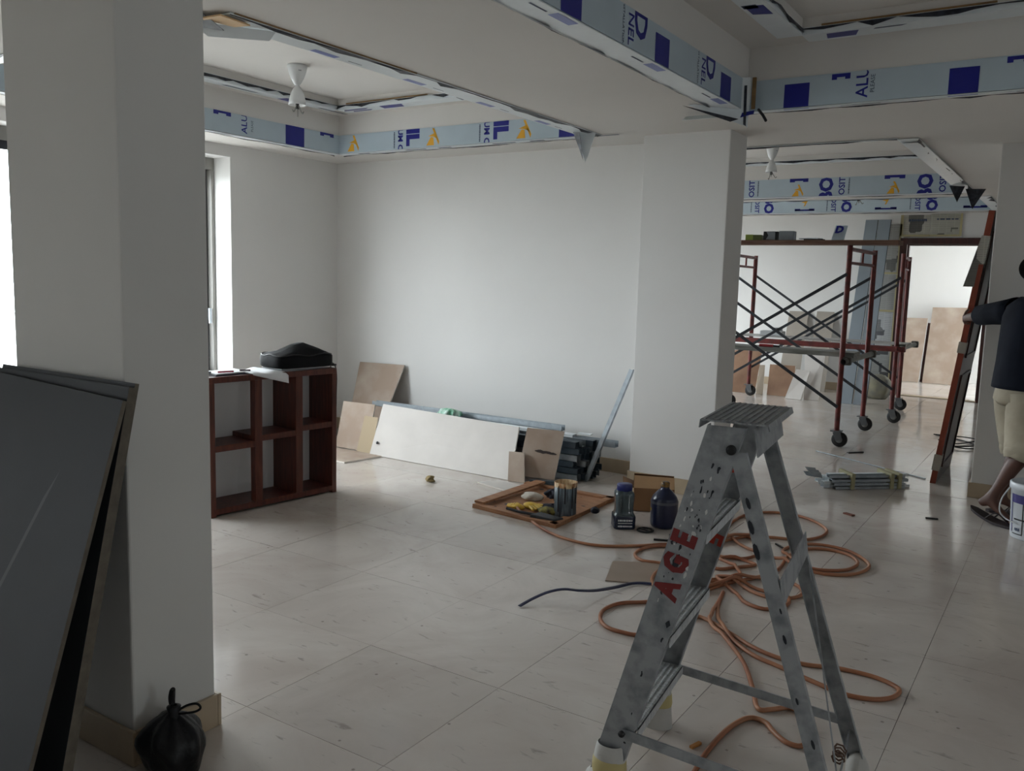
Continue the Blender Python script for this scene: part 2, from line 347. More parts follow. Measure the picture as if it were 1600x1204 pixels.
for k, q in enumerate(COF):
    x0, x1, y0, y1 = q['x0'], q['x1'], q['y0'], q['y1']; wl, wr, wn, wf = q['w']
    m = MB(); ring(m, x0, x1, y0, y1, ZS, q['zl'])
    a, b_, c, d = x0+wl, x1-wr, y0+wn, y1-wf; z = q['zl']
    m.add([(x0,y0,z),(x1,y0,z),(x1,y1,z),(x0,y1,z),(a,c,z),(b_,c,z),(b_,d,z),(a,d,z)], [(0,4,5,1),(1,5,6,2),(2,6,7,3),(3,7,4,0)])
    ring(m, a, b_, c, d, z, q['zt']); m.add([(a,c,q['zt']),(a,d,q['zt']),(b_,d,q['zt']),(b_,c,q['zt'])], [(0,1,2,3)])
    m.build('coffer', ceilm, ceil)
    q['in'] = (a, b_, c, d)
# ================================================================ coffer trims: aluminium composite panels in printed film
TRIM_N = [0]
def torn_edge(m, a, b, nrm, amp=0.02, step=0.09, drop=0.012, mi=0):
    """ragged strip of torn film hanging along edge a->b, curling towards nrm"""
    a, b = Vector(a), Vector(b); L = (b-a).length; d = (b-a)/L; n = max(2, int(L/step)); top = []; bot = []
    for i in range(n+1):
        t = min(L, max(0, L*i/n+random.uniform(-.3, .3)*step*(0 < i < n)))
        top.append(a+d*t+Vector((0,0,-.003))); w = random.uniform(0.1, 1)**2*amp
        bot.append(a+d*t+Vector(nrm)*w+Vector((0,0,-.004-random.random()*drop)))
    k = len(top); m.add(top+bot, [(i, i+1, k+i+1, k+i) for i in range(k-1)], mi)
def marks_face(m, fr, marks, h):
    """flat print on a panel: fr(s, t): s along, t up from the panel's lower edge"""
    for mk in marks:
        k = mk[0]
        if k == 'sq': _, s0, w, t0, t1 = mk; m.add([fr(s0, t0), fr(s0+w, t0), fr(s0+w, t1), fr(s0, t1)], [(0,1,2,3)], 0)
        elif k == 'pale': _, s0, w, t0, t1 = mk; m.add([fr(s0, t0), fr(s0+w, t0), fr(s0+w, t1), fr(s0, t1)], [(0,1,2,3)], 2)
        elif k in ('cw', 'ccw'):
            _, txt, s0, tc, size, bold, mi = mk[:7]; sg = 1 if k == 'cw' else -1; clip = mk[7] if len(mk) > 7 else 1.0
            m.text(txt, size, (lambda x, y, s0=s0, tc=tc, sg=sg: fr(s0+sg*y, max(0.001, min(h-.001, tc-sg*x)))), mi, bold)
        elif k == 'tiny':
            _, s0, tc, ln, n = mk; m.dashes(ln, .014, (lambda x, y, s0=s0, tc=tc: fr(s0+y, tc+x)), n, 3, n)
        elif k == 'brk':
            _, s0, w, t1, hh, dn = mk
            m.add([fr(s0, t1-hh), fr(s0+w, t1-hh), fr(s0+w, t1), fr(s0, t1)], [(0,1,2,3)], 0)
            for q in (s0, s0+w*.72): m.add([fr(q, t1-hh-dn), fr(q+w*.28, t1-hh-dn), fr(q+w*.28, t1-hh), fr(q, t1-hh)], [(0,1,2,3)], 0)
        elif k == 'star':
            _, s0, t0, sc, fl = mk
            for tri in (((0,0),(.06,.0),(.055,.045),(.035,.05)), ((.045,.1),(.06,.1),(.10,.02),(.095,.0)), ((.015,.055),(.06,.07),(.095,.03),(.055,.05))):
                m.add([fr(s0+x*sc, t0+(y if not fl else .1-y)*sc) for x, y in tri], [(0,1,2,3)], 1)
def trim(label, sides):
    TRIM_N[0] += 1
    root = bpy.data.objects.new(f'trim_{TRIM_N[0]}', None); COL.objects.link(root); ORG[root.name] = Vector(); struct(root, label)
    for sd in sides:
        a, b, n, zf = Vector(sd['a']), Vector(sd['b']), Vector(sd['n']), sd['zf']   # a->b left to right as seen from inside; n into the coffer
        L = (b-a).length; d = (b-a)/L; h = zf-ZS; up = Vector((0,0,1))
        m = MB(); o0 = a+n*.006
        m.slab([o0, o0+d*L, o0+d*L+up*h, o0+up*h], .005) if d.cross(up).dot(n) > 0 else m.slab([o0+up*h, o0+d*L+up*h, o0+d*L, o0], .005)
        fp = m.build('face_panel', film, root)
        if sd.get('marks'):
            pm = MB(); oo = a+n*.0072; marks_face(pm, lambda s, t: oo+d*s+up*t, sd['marks'], h); pm.build('film_print', [blue, orange, blue2, ink], fp)
        lw = sd.get('lap', .09)
        m = MB(); l0 = a+n*.006-up*.005; m.bar(l0-n*(lw/2)+d*0, l0-n*(lw/2)+d*L, lw, .004)
        lp = m.build('lap_panel', filmw, root)
        if sd.get('lapmarks'):
            pm = MB(); oo2 = a+n*.006-up*.0078; 
            for (s0, w, q0, q1, mi) in sd['lapmarks']:
                pm.add([oo2+d*s0-n*q0, oo2+d*(s0+w)-n*q0, oo2+d*(s0+w)-n*q1, oo2+d*s0-n*q1], [(0,1,2,3)], mi)
            pm.build('film_print', [blue, orange, blue2, ink], lp)
        m = MB(); e = a-n*(lw-.006)-up*.006
        torn_edge(m, e, e+d*L, -n*1.0 if sd.get('out') else n, sd.get('amp', .018), .11, sd.get('drop', .008)); m.build('torn_film', torn, root)
        if sd.get('batten'):
            m = MB(); m.bar(e-n*.003+d*(L-1.1)+up*.004, e-n*.003+d*(L-.02)+up*.004, .006, .006); m.build('batten', gold, root)
    return root
def ledge_trim(label, sides, z):
    TRIM_N[0] += 1
    root = bpy.data.objects.new(f'trim_{TRIM_N[0]}', None); COL.objects.link(root); ORG[root.name] = Vector(); struct(root, label)
    for (a, b, n, w, marks) in sides:          # a->b inner edge of the ledge; n points out over the opening
        a, b, n = Vector((*a, z)), Vector((*b, z)), Vector(n); L = (b-a).length; d = (b-a)/L; up = Vector((0,0,1))
        m = MB(); m.bar(a-n*(w/2)-up*.004, b-n*(w/2)-up*.004, w, .004); m.bar(a+n*.003+up*.012, b+n*.003+up*.012, .004, .036)
        lp = m.build('ledge_panel', filmw, root)
        pm = MB(); oo = a-up*.0068
        for (s0, ww, q0, q1, mi) in marks: pm.add([oo+d*s0-n*q0, oo+d*(s0+ww)-n*q0, oo+d*(s0+ww*.8)-n*q1, oo+d*(s0-ww*.1)-n*q1], [(0,1,2,3)], mi)
        if marks: pm.build('film_print', [blue, orange, blue2, ink], lp)
        m = MB(); torn_edge(m, a+n*.006+up*.03, b+n*.006+up*.03, n, .02, .09, .03); m.build('torn_film', torn, root)
        m = MB(); m.bar(a+n*.008+up*.034+d*.1, a+n*.008+up*.034+d*min(L-.05, .9), .012, .008); m.build('batten', gold, root)
    return root
def reps(gen, L, pitch, s0):
    out = []; s = s0
    while s < L:
        out += gen(s); s += pitch
    return out
# coffer 1 (over the shelf and the leaning boards)
q = COF[0]; LX = q['y1']-q['y0']; LF = q['x1']-q['x0']
left1 = reps(lambda s: [('sq', s, .19, .0, .145), ('brk', s+.36, .15, .145, .016, .012), ('ccw', 'ALU', s+.63, .085, .072, .001, 0), ('ccw', 'PLEASE', s+.70, .08, .026, 0, 3)], LX-.3, 1.02, 1.44)
left1 = [k for k in left1 if k[1] is not None and (k[1] if isinstance(k[1], float) else k[2]) < LX-.08]
far1 = reps(lambda s: [('star', s, .012, 1.25, 0), ('cw', 'UM C', s+.56, .072, .066, .0022, 0), ('tiny', s+.50, .072, .125, 12), ('cw', 'IL', s+.68, .088, .165, .010, 0)], LF, .82, .10)+[('sq', LF-.19, .13, .0, .145)]
far1 = [k for k in far1 if (k[1] if isinstance(k[1], float) else k[2]) < LF-.05]
lapm = reps(lambda s: [(s, .15, .012, .05, 2), (s-.16, .09, .03, .036, 3)], LX-.2, .62, .5)
trim('blue-printed film covered panels edging the near-left ceiling coffer', [
    dict(a=(q['x0'], q['y0'], ZS), b=(q['x0'], q['y1'], ZS), n=(1,0,0), zf=q['zf'], marks=left1, lap=.06, amp=.03),
    dict(a=(q['x0'], q['y1'], ZS), b=(q['x1'], q['y1'], ZS), n=(0,-1,0), zf=q['zf'], marks=far1, lap=.06, lapmarks=reps(lambda s: [(s, .12, .01, .04, 3), (s+.5, .2, .01, .035, 3)], LF-.3, .82, .2)),
    dict(a=(q['x1'], q['y1'], ZS), b=(q['x1'], q['y0'], ZS), n=(-1,0,0), zf=q['zf'], lap=.145, out=0, amp=.035, drop=.008, lapmarks=lapm, batten=True),
    dict(a=(q['x1'], q['y0'], ZS), b=(q['x0'], q['y0'], ZS), n=(0,1,0), zf=q['zf'], lap=.09, amp=.04)])
a, b_, c, d = q['in']
ledge_trim('film covered panel strip on the upper ledge of the near-left coffer', [
    ((a, c), (a, d), (1,0,0), .10, reps(lambda s: [(s, .16, .0, .09, 0), (s+.4, .3, .05, .07, 3)], d-c-.3, .9, .3)),
    ((a, d), (b_, d), (0,-1,0), .12, [(.05, .25, .02, .05, 0), (.10, .2, .07, .10, 0), (.42, .22, .01, .10, 0), (1.15, .1, .01, .1, 3), (1.32, .3, .03, .06, 0), (1.35, .28, .08, .1, 0), (1.85, .17, .0, .09, 0)])], q['zl'])
# coffer 2 (overhead, right)
q = COF[1]; LX = q['y1']-q['y0']; LF = q['x1']-q['x0']
l2 = reps(lambda s: [('sq', s, .155, .0, .125), ('cw', 'D', s-.16, .115, .17, .005, 0), ('cw', 'NEL', s-.25, .075, .075, .001, 0), ('cw', 'INSTALLATION', s-.32, .085, .026, 0, 3)], LX-.1, .83, LX-.45-.83*4)
f2 = reps(lambda s: [('sq', s, .135, .0, .125), ('brk', s+.25, .095, .155, .018, .012), ('ccw', 'ALU', s+.41, .10, .085, .001, 0), ('ccw', 'PLEASE', s+.46, .09, .03, 0, 3)], LF-.3, .82, .21)
trim('blue-printed film covered panels edging the overhead right ceiling coffer', [
    dict(a=(q['x0'], q['y0'], ZS), b=(q['x0'], q['y1'], ZS), n=(1,0,0), zf=q['zf'], marks=l2, lap=.14, amp=.03, drop=.004, lapmarks=reps(lambda s: [(s, .155, .01, .055, 2), (s-.15, .12, .035, .045, 3)], LX-.1, .83, LX-.45-.83*4)),
    dict(a=(q['x0'], q['y1'], ZS), b=(q['x1'], q['y1'], ZS), n=(0,-1,0), zf=q['zf'], marks=f2, lap=.05, amp=.012, lapmarks=reps(lambda s: [(s, .135, .0, .02, 2), (s+.3, .2, .02, .028, 3)], LF-.3, .82, .21)),
    dict(a=(q['x1'], q['y1'], ZS), b=(q['x1'], q['y0'], ZS), n=(-1,0,0), zf=q['zf'])])
a, b_, c, d = q['in']
ledge_trim('film covered panel strip on the upper ledge of the overhead right coffer', [
    ((a, c), (a, d), (1,0,0), .13, [(d-c-.85, .16, .01, .04, 0), (d-c-.85, .1, .06, .1, 0), (d-c-.6, .16, .02, .11, 0), (d-c-.62, .06, .05, .12, 3)]),
    ((a, d), (b_, d), (0,-1,0), .14, [(.12, .16, .02, .11, 0), (.36, .15, .02, .04, 3), (1.18, .16, .02, .11, 0)])], q['zl'])
# coffers 3 and 4 (over the scaffold)
for k, nm in ((2, 'middle'), (3, 'farthest')):
    q = COF[k]; LX = q['y1']-q['y0']; LF = q['x1']-q['x0']
    if k == 2:
        f3 = reps(lambda s: [('brk', s, .2, .195, .026, .012), ('star', s+.03, .005, 1.25, 0), ('ccw', 'BO', s+.40, .07, .19, .009, 0), ('ccw', 'OSIT', s+.56, .10, .088, .002, 0), ('tiny', s+.63, .1, .17, 14)], LF, .98, .22)
    else:
        f3 = reps(lambda s: [('brk', s, .26, .045, .02, -.03), ('star', s+.06, .09, 1.2, 1), ('cw', 'BO', s-.36, .115, .17, .009, 0), ('cw', 'OSIT', s-.52, .10, .085, .002, 0), ('tiny', s-.60, .095, .15, 14)], LF, 1.02, .62)
    f3 = [m_ for m_ in f3 if .05 < (m_[1] if isinstance(m_[1], float) else m_[2]) < LF-.12]
    trim(f'blue-printed film covered panels edging the {nm} coffer over the scaffold', [
        dict(a=(q['x0'], q['y1'], ZS), b=(q['x1'], q['y1'], ZS), n=(0,-1,0), zf=q['zf'], marks=f3, lap=.06, amp=.012),
        dict(a=(q['x1'], q['y1'], ZS), b=(q['x1'], q['y0'], ZS), n=(-1,0,0), zf=q['zf'], lap=.13, amp=.05, drop=.02),
        dict(a=(q['x1'], q['y0'], ZS), b=(q['x0'], q['y0'], ZS), n=(0,1,0), zf=q['zf'], lap=.05, amp=.02, drop=.01)])
    a, b_, c, d = q['in']
    ledge_trim(f'film covered panel strip on the upper ledge of the {nm} coffer', [
        ((a, d), (b_, d), (0,-1,0), .05, []), ((b_, d), (b_, c), (-1,0,0), .20, reps(lambda s: [(s, .3, .02, .06, 0), (s+.4, .5, .09, .12, 2), (s+.1, .3, .15, .17, 3)], d-c-.8, 1.1, .4))], q['zl'])
# loose torn flaps at coffer corners: curled triangles of panel film
def flap(k, pts, backs):
    r = bpy.data.objects[f'trim_{k}']
    for tri in pts: MB().slab(tri, .002).build('film_flap', filmw, r)
    for tri in backs: MB().slab(tri, .002).build('dark_film_flap', torn, r)
    return r
x, y = -2.84, 5.20
flap(1, [[(x-.06, y-.06, 2.392), (x+.07, y-.02, 2.392), (x+.01, y-.04, 2.20)], [(x-.06, y-.06, 2.392), (x-.005, y-.08, 2.30), (x+.01, y-.04, 2.20)]], [[(x-.062, y-.09, 2.392), (x-.01, y-.10, 2.385), (x+.005, y-.06, 2.21)]])
x, y = -1.70, 4.90
fo = flap(3, [[(x-.20, y-.30, 2.392), (x+.02, y-.06, 2.46), (x+.05, y-.03, 2.30)], [(x-.02, y-.10, 2.56), (x+.06, y-.02, 2.57), (x+.05, y-.04, 2.29)], [(x-.33, y-.0, 2.392), (x-.33, y-.06, 2.36), (x+.0, y-.06, 2.36), (x+.0, y-.0, 2.392)]],
     [[(x-.22, y-.32, 2.388), (x+.02, y-.10, 2.335), (x-.02, y-.12, 2.32)], [(x+.03, y-.06, 2.52), (x+.045, y-.06, 2.52), (x+.05, y-.06, 2.30), (x+.035, y-.06, 2.31)]])
m = MB(); m.tube([(x+.09, y+.02, 2.40), (x+.13, y-.02, 2.36), (x+.155, y-.04, 2.325)], .008, 8); m.build('cable_end', dark, fo)
m = MB(); m.slab([(x+.0, y-.07, 2.345), (x+.09, y-.06, 2.365), (x+.09, y-.05, 2.385), (x+.02, y-.06, 2.375)], .003); m.build('blue_film', blue, fo)
m = MB(); m.bar((x+.075, y-.03, 2.395), (x+.075, y-.03, 2.565), .02, .012, up=(0,1,0)); m.build('batten', gold, fo)
x, y = -1.03, 9.8
fo = flap(5, [[(x-.06, y-3.45, 2.388), (x+.06, y-3.45, 2.384), (x+.07, y-1.2, 2.38), (x-.05, y-1.0, 2.365)]], [[(x-.10, y-.7, 2.39), (x+.02, y-.6, 2.39), (x-.03, y-.65, 2.24)], [(x+.0, y-.35, 2.39), (x+.17, y-.3, 2.39), (x+.07, y-.33, 2.20)]])
fm_ = MB(); x, y = -2.80, 2.26
fo = flap(1, [[(x-.20, y-.02, 2.39), (x-.02, y+.25, 2.39), (x-.06, y+.25, 2.36), (x-.20, y+.06, 2.35)]], [[(x-.30, y-.06, 2.385), (x-.08, y-.05, 2.392), (x-.10, y+.06, 2.36)]])
m = MB(); m.slab([(x-.12, y-.04, 2.386), (x-.01, y-.03, 2.386), (x-.02, y+.12, 2.386), (x-.09, y+.10, 2.386)], .006); m.build('bare_wood_patch', mat('pale_wood', 'dcb98a', 0.6), fo)

# ---- hourglass ceiling fan mounts
wh = mat('white_plastic', 'dcdedf', 0.35)
def mount(x, y, zt, label, s=1.0):
    t = thing('ceiling_fan_mount', label, 'fan mount', (x, y, zt), 'white ceiling fan mounts')
    m = MB(); m.lathe([(0, 0), (.062, 0), (.064, -.012), (.057, -.045), (.043, -.085), (.024, -.118), (.014, -.13)], (x, y, zt), 28); m.build('upper_canopy', wh, t)
    m = MB(); m.lathe([(.014, -.13), (.024, -.145), (.042, -.18), (.054, -.225), (.058, -.255), (.055, -.255), (.04, -.22), (.018, -.2)], (x, y, zt), 28); m.build('lower_canopy', wh, t)
    m = MB(); m.lathe([(.012, -.12), (.012, -.28), (0, -.28)], (x, y, zt), 12); m.build('down_rod', dark, t)
    m = MB()
    for dx, dy, l in ((.03, .0, .05), (-.02, .02, .06), (.01, -.03, .045)):
        m.tube(smooth_pts([(x, y, zt-.24), (x+dx*.6, y+dy*.6, zt-.27), (x+dx*1.5, y+dy*1.5, zt-.26-l), (x+dx*2, y+dy*2, zt-.25-l)], 4), .004, 6)
    m.build('bare_wires', mat('wire_insulation', '7c7a76', 0.4), t)
    m = MB(); m.dashes(.02, .012, frame((x+.052, y-.0245, zt-.04), (.42, .88, .05), (-.15, .08, .98)), 2); m.build('printed_mark', ink, t)
mount(-4.44, 4.13, COF[0]['zt'], 'white hourglass ceiling fan mount in the near-left coffer')
mount(-2.79, 9.05, COF[2]['zt'], 'white hourglass ceiling fan mount in the middle coffer above the scaffold')
mount(-2.37, 11.2, COF[3]['zt']-.09, 'white hourglass ceiling fan mount in the farthest coffer')
# ================================================================ near left: dark sheets leaning on the pillar, refuse bag
sheet_face = mat('dark_laminate', '2f3237', 0.6, col2='393c41', scale=2.5, detail=6, lo=0.4, hi=0.8, bump=0.02, bscale=80)
sheet_edge = mat('laminate_edge', '6d6559', 0.7, var=0.3, scale=30)
def sheet(x0, x1, yt, zt, yb, t, label, skew=0.0, shiftb=0.0):
    q = [(x0+shiftb, yb, .002), (x1+shiftb, yb, .002), (x1, yt, zt), (x0, yt+.0, zt+skew)]
    m = MB(); m.slab(q, t)
    o = m.build('laminate_sheet', [sheet_face, sheet_edge])
    for p in o.data.polygons:
        if abs(p.normal.y) < 0.5: p.material_index = 1
    return tag(o, label, 'sheet', 'dark sheets leaning on the left pillar')
sheet(-2.762, -2.082, 1.362, 1.125, 1.115, .012, 'dark grey laminate sheet leaning furthest back against the left pillar')
sheet(-2.755, -2.072, 1.338, 1.118, 1.09, .019, 'dark grey laminate sheet in the middle of the leaning stack', .0)
sh = sheet(-2.745, -2.052, 1.306, 1.088, .965, .012, 'dark grey laminate sheet with a scratch, frontmost against the left pillar', .025)
m = MB(); nf = Vector((0, -1.088, .353)).normalized()*.0008
P = lambda x, z: Vector((x, .965+(1.306-.965)*z/1.088, z))+nf
m.add([P(-2.42, .50), P(-2.405, .50), P(-2.205, .985), P(-2.215, .99)], [(0,1,2,3)]); m.build('scratch', mat('scratch', '45484c', 0.5), sh)
# refuse bag tied with handles
def lump(m, c, rx, ry, rz, seed, n=28, k=16, amp=.12, flat=True, mi=0, top=1.0):
    random.seed(seed); ph = [(random.uniform(0, 6.28), random.choice((2, 3, 4, 5, 7)), random.uniform(.3, 1)) for _ in range(7)]; vs = []
    for i in range(k+1):
        th = math.pi*i/k
        for j in range(n):
            a = 2*math.pi*j/n
            w = sum(s*math.sin(f*a+p+th*2.2*(1 if f % 2 else -1)) for p, f, s in ph)/len(ph)
            r = 1+amp*w*math.sin(th)
            z = math.cos(th)*(top if math.cos(th) > 0 else 1); x = math.sin(th)*r
            vs.append(Vector((c[0]+rx*x*math.cos(a), c[1]+ry*x*math.sin(a), c[2]+rz*(max(z, -.78) if flat else z))))
    m.add(vs, [(i*n+j, (i+1)*n+j, (i+1)*n+(j+1) % n, i*n+(j+1) % n) for i in range(k) for j in range(n)], mi, True); return m
bagm = mat('black_bag_plastic', '0a0b0e', 0.5, bump=0.6, bscale=22, spec=.35)
t = thing('refuse_bag', 'small black plastic refuse bag with tied handles at the foot of the left pillar', 'bag', (-2.055, 1.43, 0))
m = MB(); n_, k_ = 40, 18; vs = []
for i in range(k_+1):
    u = i/k_; zz = .185*(1-u); prof = [.014, .05, .078, .092, .098, .099, .094, .088, .078, .0]
    x_ = u*(len(prof)-1); i0 = min(int(x_), len(prof)-2); rr = prof[i0]*(1-(x_-i0))+prof[i0+1]*(x_-i0)
    for j in range(n_):
        a = 2*math.pi*j/n_; fold = 1+(.10*math.sin(9*a+2*u)+.07*math.sin(5*a-3*u+1))*max(0, 1-1.1*u)+.06*math.sin(3*a+5*u)+.035*math.sin(7*a-9*u)
        vs.append((-2.055+rr*fold*math.cos(a), 1.43+rr*fold*.86*math.sin(a), max(.002, zz-.012*math.sin(2*a+1)*u)))
m.add(vs, [(i*n_+j, (i+1)*n_+j, (i+1)*n_+(j+1) % n_, i*n_+(j+1) % n_) for i in range(k_) for j in range(n_)], 0, True); m.build('bag_body', bagm, t)
m = MB(); m.lathe([(.03, -.02), (.016, .012), (.02, .03), (.008, .035)], (-2.045, 1.43, .172), 12); m.build('knot', bagm, t)
m = MB(); m.tube(smooth_pts([(-2.05, 1.432, .185), (-2.062, 1.436, .21), (-2.06, 1.436, .235), (-2.052, 1.434, .25)], 4), .006, 8, rs=[.006+.004*math.sin(i/12*3.1) for i in range(13)]); m.build('handle', bagm, t)
m = MB(); m.tube(smooth_pts([(-2.04, 1.432, .185), (-2.015, 1.45, .205), (-1.99, 1.465, .212), (-1.98, 1.47, .2), (-1.995, 1.46, .188), (-2.03, 1.435, .182)], 5), .0035, 8); m.build('handle', bagm, t)

# ================================================================ open shelf unit with things on top
A = Vector((-4.101, 3.141, 0)); U = Vector((.104, .902, 0)).normalized(); V = Vector((-U.y, U.x, 0))   # U along the unit, V towards the window wall
LS, DS, HS = .912, .25, .82; th = .035
SH = lambda u, v, z: A+U*u+V*v+Vector((0, 0, z)); rzS = math.atan2(U.y, U.x)
t = thing('shelf_unit', 'red mahogany open shelf unit with six cubbies below the window', 'shelf', SH(LS/2, DS/2, 0))
def sb(name, u0, u1, v0, v1, z0, z1):
    MB().box(SH((u0+u1)/2, (v0+v1)/2, (z0+z1)/2), (u1-u0, v1-v0, z1-z0), rzS).build(name, redwood, t, bevel=.002)
sb('side_panel', 0, th, 0, DS, 0, HS-th); sb('side_panel', LS-th, LS, 0, DS, 0, HS-th)
sb_back = MB().box(SH(LS/2, DS-.004, HS/2), (LS-.01, .006, HS-.03), rzS).build('back_panel', mat('grey_back_board', 'dededf', .6), t)
sb('top_panel', 0, LS, 0, DS, HS-th, HS); sb('bottom_panel', th, LS-th, .002, DS, .012, .012+th)
d1, d2 = .325, .62
sb('divider', d1-th/2-.008, d1+th/2+.008, 0, .05, .012+th, HS-th); sb('divider', d2-th/2-.008, d2+th/2+.008, 0, DS, .012+th, HS-th)
for a, b_, zz in ((th, d1-th/2-.008, .40), (d1-th/2-.008, d2-th/2-.008, .43), (d2+th/2+.008, LS-th, .455)): sb('shelf', a, b_, .004, DS, zz-.018, zz+.018)
# clipboard with papers, pens
pap = mat('white_paper', 'dfe1e4', 0.7, var=0.04, scale=12)
t = thing('clipboard', 'dark clipboard with papers and pens at the window end of the shelf top', 'clipboard', SH(.17, .12, HS))
MB().box(SH(.17, .13, HS+.004), (.23, .17, .006), rzS+.1).build('board', mat('clipboard_navy', '23283a', 0.4), t)
MB().box(SH(.17, .135, HS+.011), (.21, .165, .006), rzS+.12).build('paper_pad', pap, t)
MB().box(SH(.06, .135, HS+.018), (.025, .07, .01), rzS+.1).build('clip', steel, t)
pn = mat('pen_red', 'a0233c', 0.35)
tag(MB().tube([SH(.10, .07, HS+.021), SH(.19, .05, HS+.021)], .005, 8).build('pen', pn), 'red pen lying on the clipboard papers', 'pen', 'pens on the shelf')
tag(MB().tube([SH(.25, .08, HS+.021), SH(.31, .06, HS+.019)], .005, 8).build('pen', mat('pen_dark', '3a2430', 0.35)), 'short dark pen lying at the edge of the clipboard papers', 'pen', 'pens on the shelf')
# drooping drawing sheet
m = MB(); nu, nv = 12, 8; vs = []
for i in range(nu+1):
    for j in range(nv+1):
        u = .27+.25*i/nu; v = .24-.30*j/nv; z = HS+.008
        if v < 0.0:
            dz = -v*(.2+1.1*i/nu); p = SH(u, -.006-.003*j, HS+.012-dz)
        else: p = SH(u, v, z+.006*math.sin(i*.9))
        vs.append(p)
m.add(vs, [(i*(nv+1)+j, i*(nv+1)+j+1, (i+1)*(nv+1)+j+1, (i+1)*(nv+1)+j) for i in range(nu) for j in range(nv)], 0, True)
o = m.build('drawing_sheet', pap); o.modifiers.new('thick', 'SOLIDIFY').thickness = .001
tag(o, 'white drawing sheet drooping over the front edge of the shelf', 'paper')
# papers under the bag
for k, (dz, rr, lab) in enumerate(((.004, .12, 'lower grey document folder under the black bag'), (.012, -.06, 'upper white document folder under the black bag'))):
    tag(MB().box(SH(.70, .14, HS+dz), (.36, .23, .007), rzS+rr).build('document_folder', mat(f'folder_{k}', ('8e9299', 'cfd2d4')[k], 0.5), bevel=.002), lab, 'folder', 'folders under the bag')
# black bag
bagf = mat('black_nylon', '090a0c', 0.7, col2='101114', scale=10, bump=0.25, bscale=40, spec=.15)
t = thing('laptop_bag', 'black nylon shoulder bag lying on folders on the shelf', 'bag', SH(.70, .15, HS+.016))
m = MB(); nu, nv = 20, 14; top = []; 
def bagz(a, b): return .055+.075*max(0, 1-((a-.62)/.5)**2)*(1-.5*b*b)*max(.0, 1-.25*abs(b)) 
rings = []
for lev in range(6):
    sc, zz = [(.95, 0), (1.0, .012), (1.0, .066), (.965, .078), (.6, 0), (.2, 0)][lev]; rg = []
    for k in range(36):
        a_ = 2*math.pi*k/36; ca, sa = math.cos(a_), math.sin(a_); qq = (abs(ca)**5+abs(sa)**5)**.2
        xx, yy = ca/qq*sc, sa/qq*sc
        z = zz if lev < 4 else .078+.07*max(0, 1-((xx-.25)/1.1)**2)*(1-yy*yy*.8)*(1 if lev == 5 else .62)
        if lev == 3: z = .078+.006*math.sin(k*1.1)
        rg.append(SH(.70+xx*.215, .135+yy*.135, HS+.016+z))
    rings.append(rg)
vs = [p for rg in rings for p in rg]+[SH(.75, .135, HS+.016+.148)]
fs = [(i*36+k, i*36+(k+1) % 36, (i+1)*36+(k+1) % 36, (i+1)*36+k) for i in range(5) for k in range(36)]+[(180+k, 180+(k+1) % 36, 216) for k in range(36)]+[tuple(range(35, -1, -1))]
m.add(vs, fs, 0, True); m.build('bag_body', bagf, t)
MB().tube([rings[3][k % 36]+Vector((0, 0, .001)) for k in range(37)], .004, 6).build('piping', dark, t)
MB().tube(smooth_pts([SH(.885, .08, HS+.03), SH(.925, .045, HS+.022), SH(.935, .03, HS-.05), SH(.936, .035, HS-.18), SH(.945, .05, HS-.27), SH(.94, .075, HS-.285), SH(.932, .085, HS-.22), SH(.935, .09, HS-.02), SH(.90, .10, HS+.03)], 6), .011, 8, flat=.35).build('shoulder_strap', dark, t)
MB().box(SH(.926, .05, HS+.016), (.03, .02, .012), rzS).build('buckle', dark, t)

# ================================================================ boards leaning along the back wall
def board(name, quad, t, face, label, cat='board', group='boards along the back wall', edge=gyp_core):
    o = MB().slab(quad, t).build(name, [face, edge])
    n0 = o.data.polygons[0].normal
    for p in o.data.polygons:
        if abs(p.normal.dot(n0)) < 0.5: p.material_index = 1
    return tag(o, label, cat, group)
board('gypsum_board', [(-5.27, 5.44, .02), (-4.93, 5.45, .02), (-4.855, 5.735, .655), (-5.375, 5.735, .645)], .012, gyp_b, 'brown square gypsum board leaning upright in the back corner')
board('gypsum_board', [(-5.05, 5.10, .01), (-4.70, 5.10, .01), (-4.74, 5.235, .375), (-5.09, 5.235, .37)], .012, gyp_b, 'dusty brown gypsum board standing in front of the square one')
board('gypsum_offcut', [(-4.80, 5.085, .005), (-4.64, 5.085, .005), (-4.65, 5.175, .285), (-4.795, 5.175, .285)], .010, mat('beige_card', 'ab9a80', 0.8), 'narrow beige offcut tucked behind the white board')
wb = board('gypsum_board', [(-4.639, 5.064, .004), (-3.278, 5.036, .004), (-3.335, 5.225, .357), (-4.65, 5.235, .39)], .012, gyp_w, 'long white gypsum board leaning sideways along the wall')
nq = Vector((0, -.9, .42)).normalized()
MB().lathe([(.012, 0), (.012, .002), (0, .002)], (-4.585, 5.095, .10), 12, R=nq.to_track_quat('Z', 'Y').to_matrix()).build('screw_hole', dark, wb)
bb_ = board('gypsum_board', [(-3.25, 5.085, .035), (-2.985, 5.155, .03), (-2.955, 5.225, .37), (-3.22, 5.155, .375)], .012, gyp_b, 'brown gypsum board with black smears beside the metal studs')
q0 = [Vector(p) for p in ((-3.25, 5.085, .035), (-2.985, 5.155, .03), (-2.955, 5.225, .37), (-3.22, 5.155, .375))]
BQ = lambda u, w: (q0[0]*(1-u)+q0[1]*u)*(1-w)+(q0[3]*(1-u)+q0[2]*u)*w+Vector((.22, -.9, .18)).normalized()*.002
m = MB(); random.seed(3); e_ = [BQ(.64+.33*math.cos(a)*random.uniform(.8, 1.05), .535+.036*math.sin(a)*random.uniform(.5, 1.2)-.02*math.cos(a)) for a in [k*.2618 for k in range(24)]]
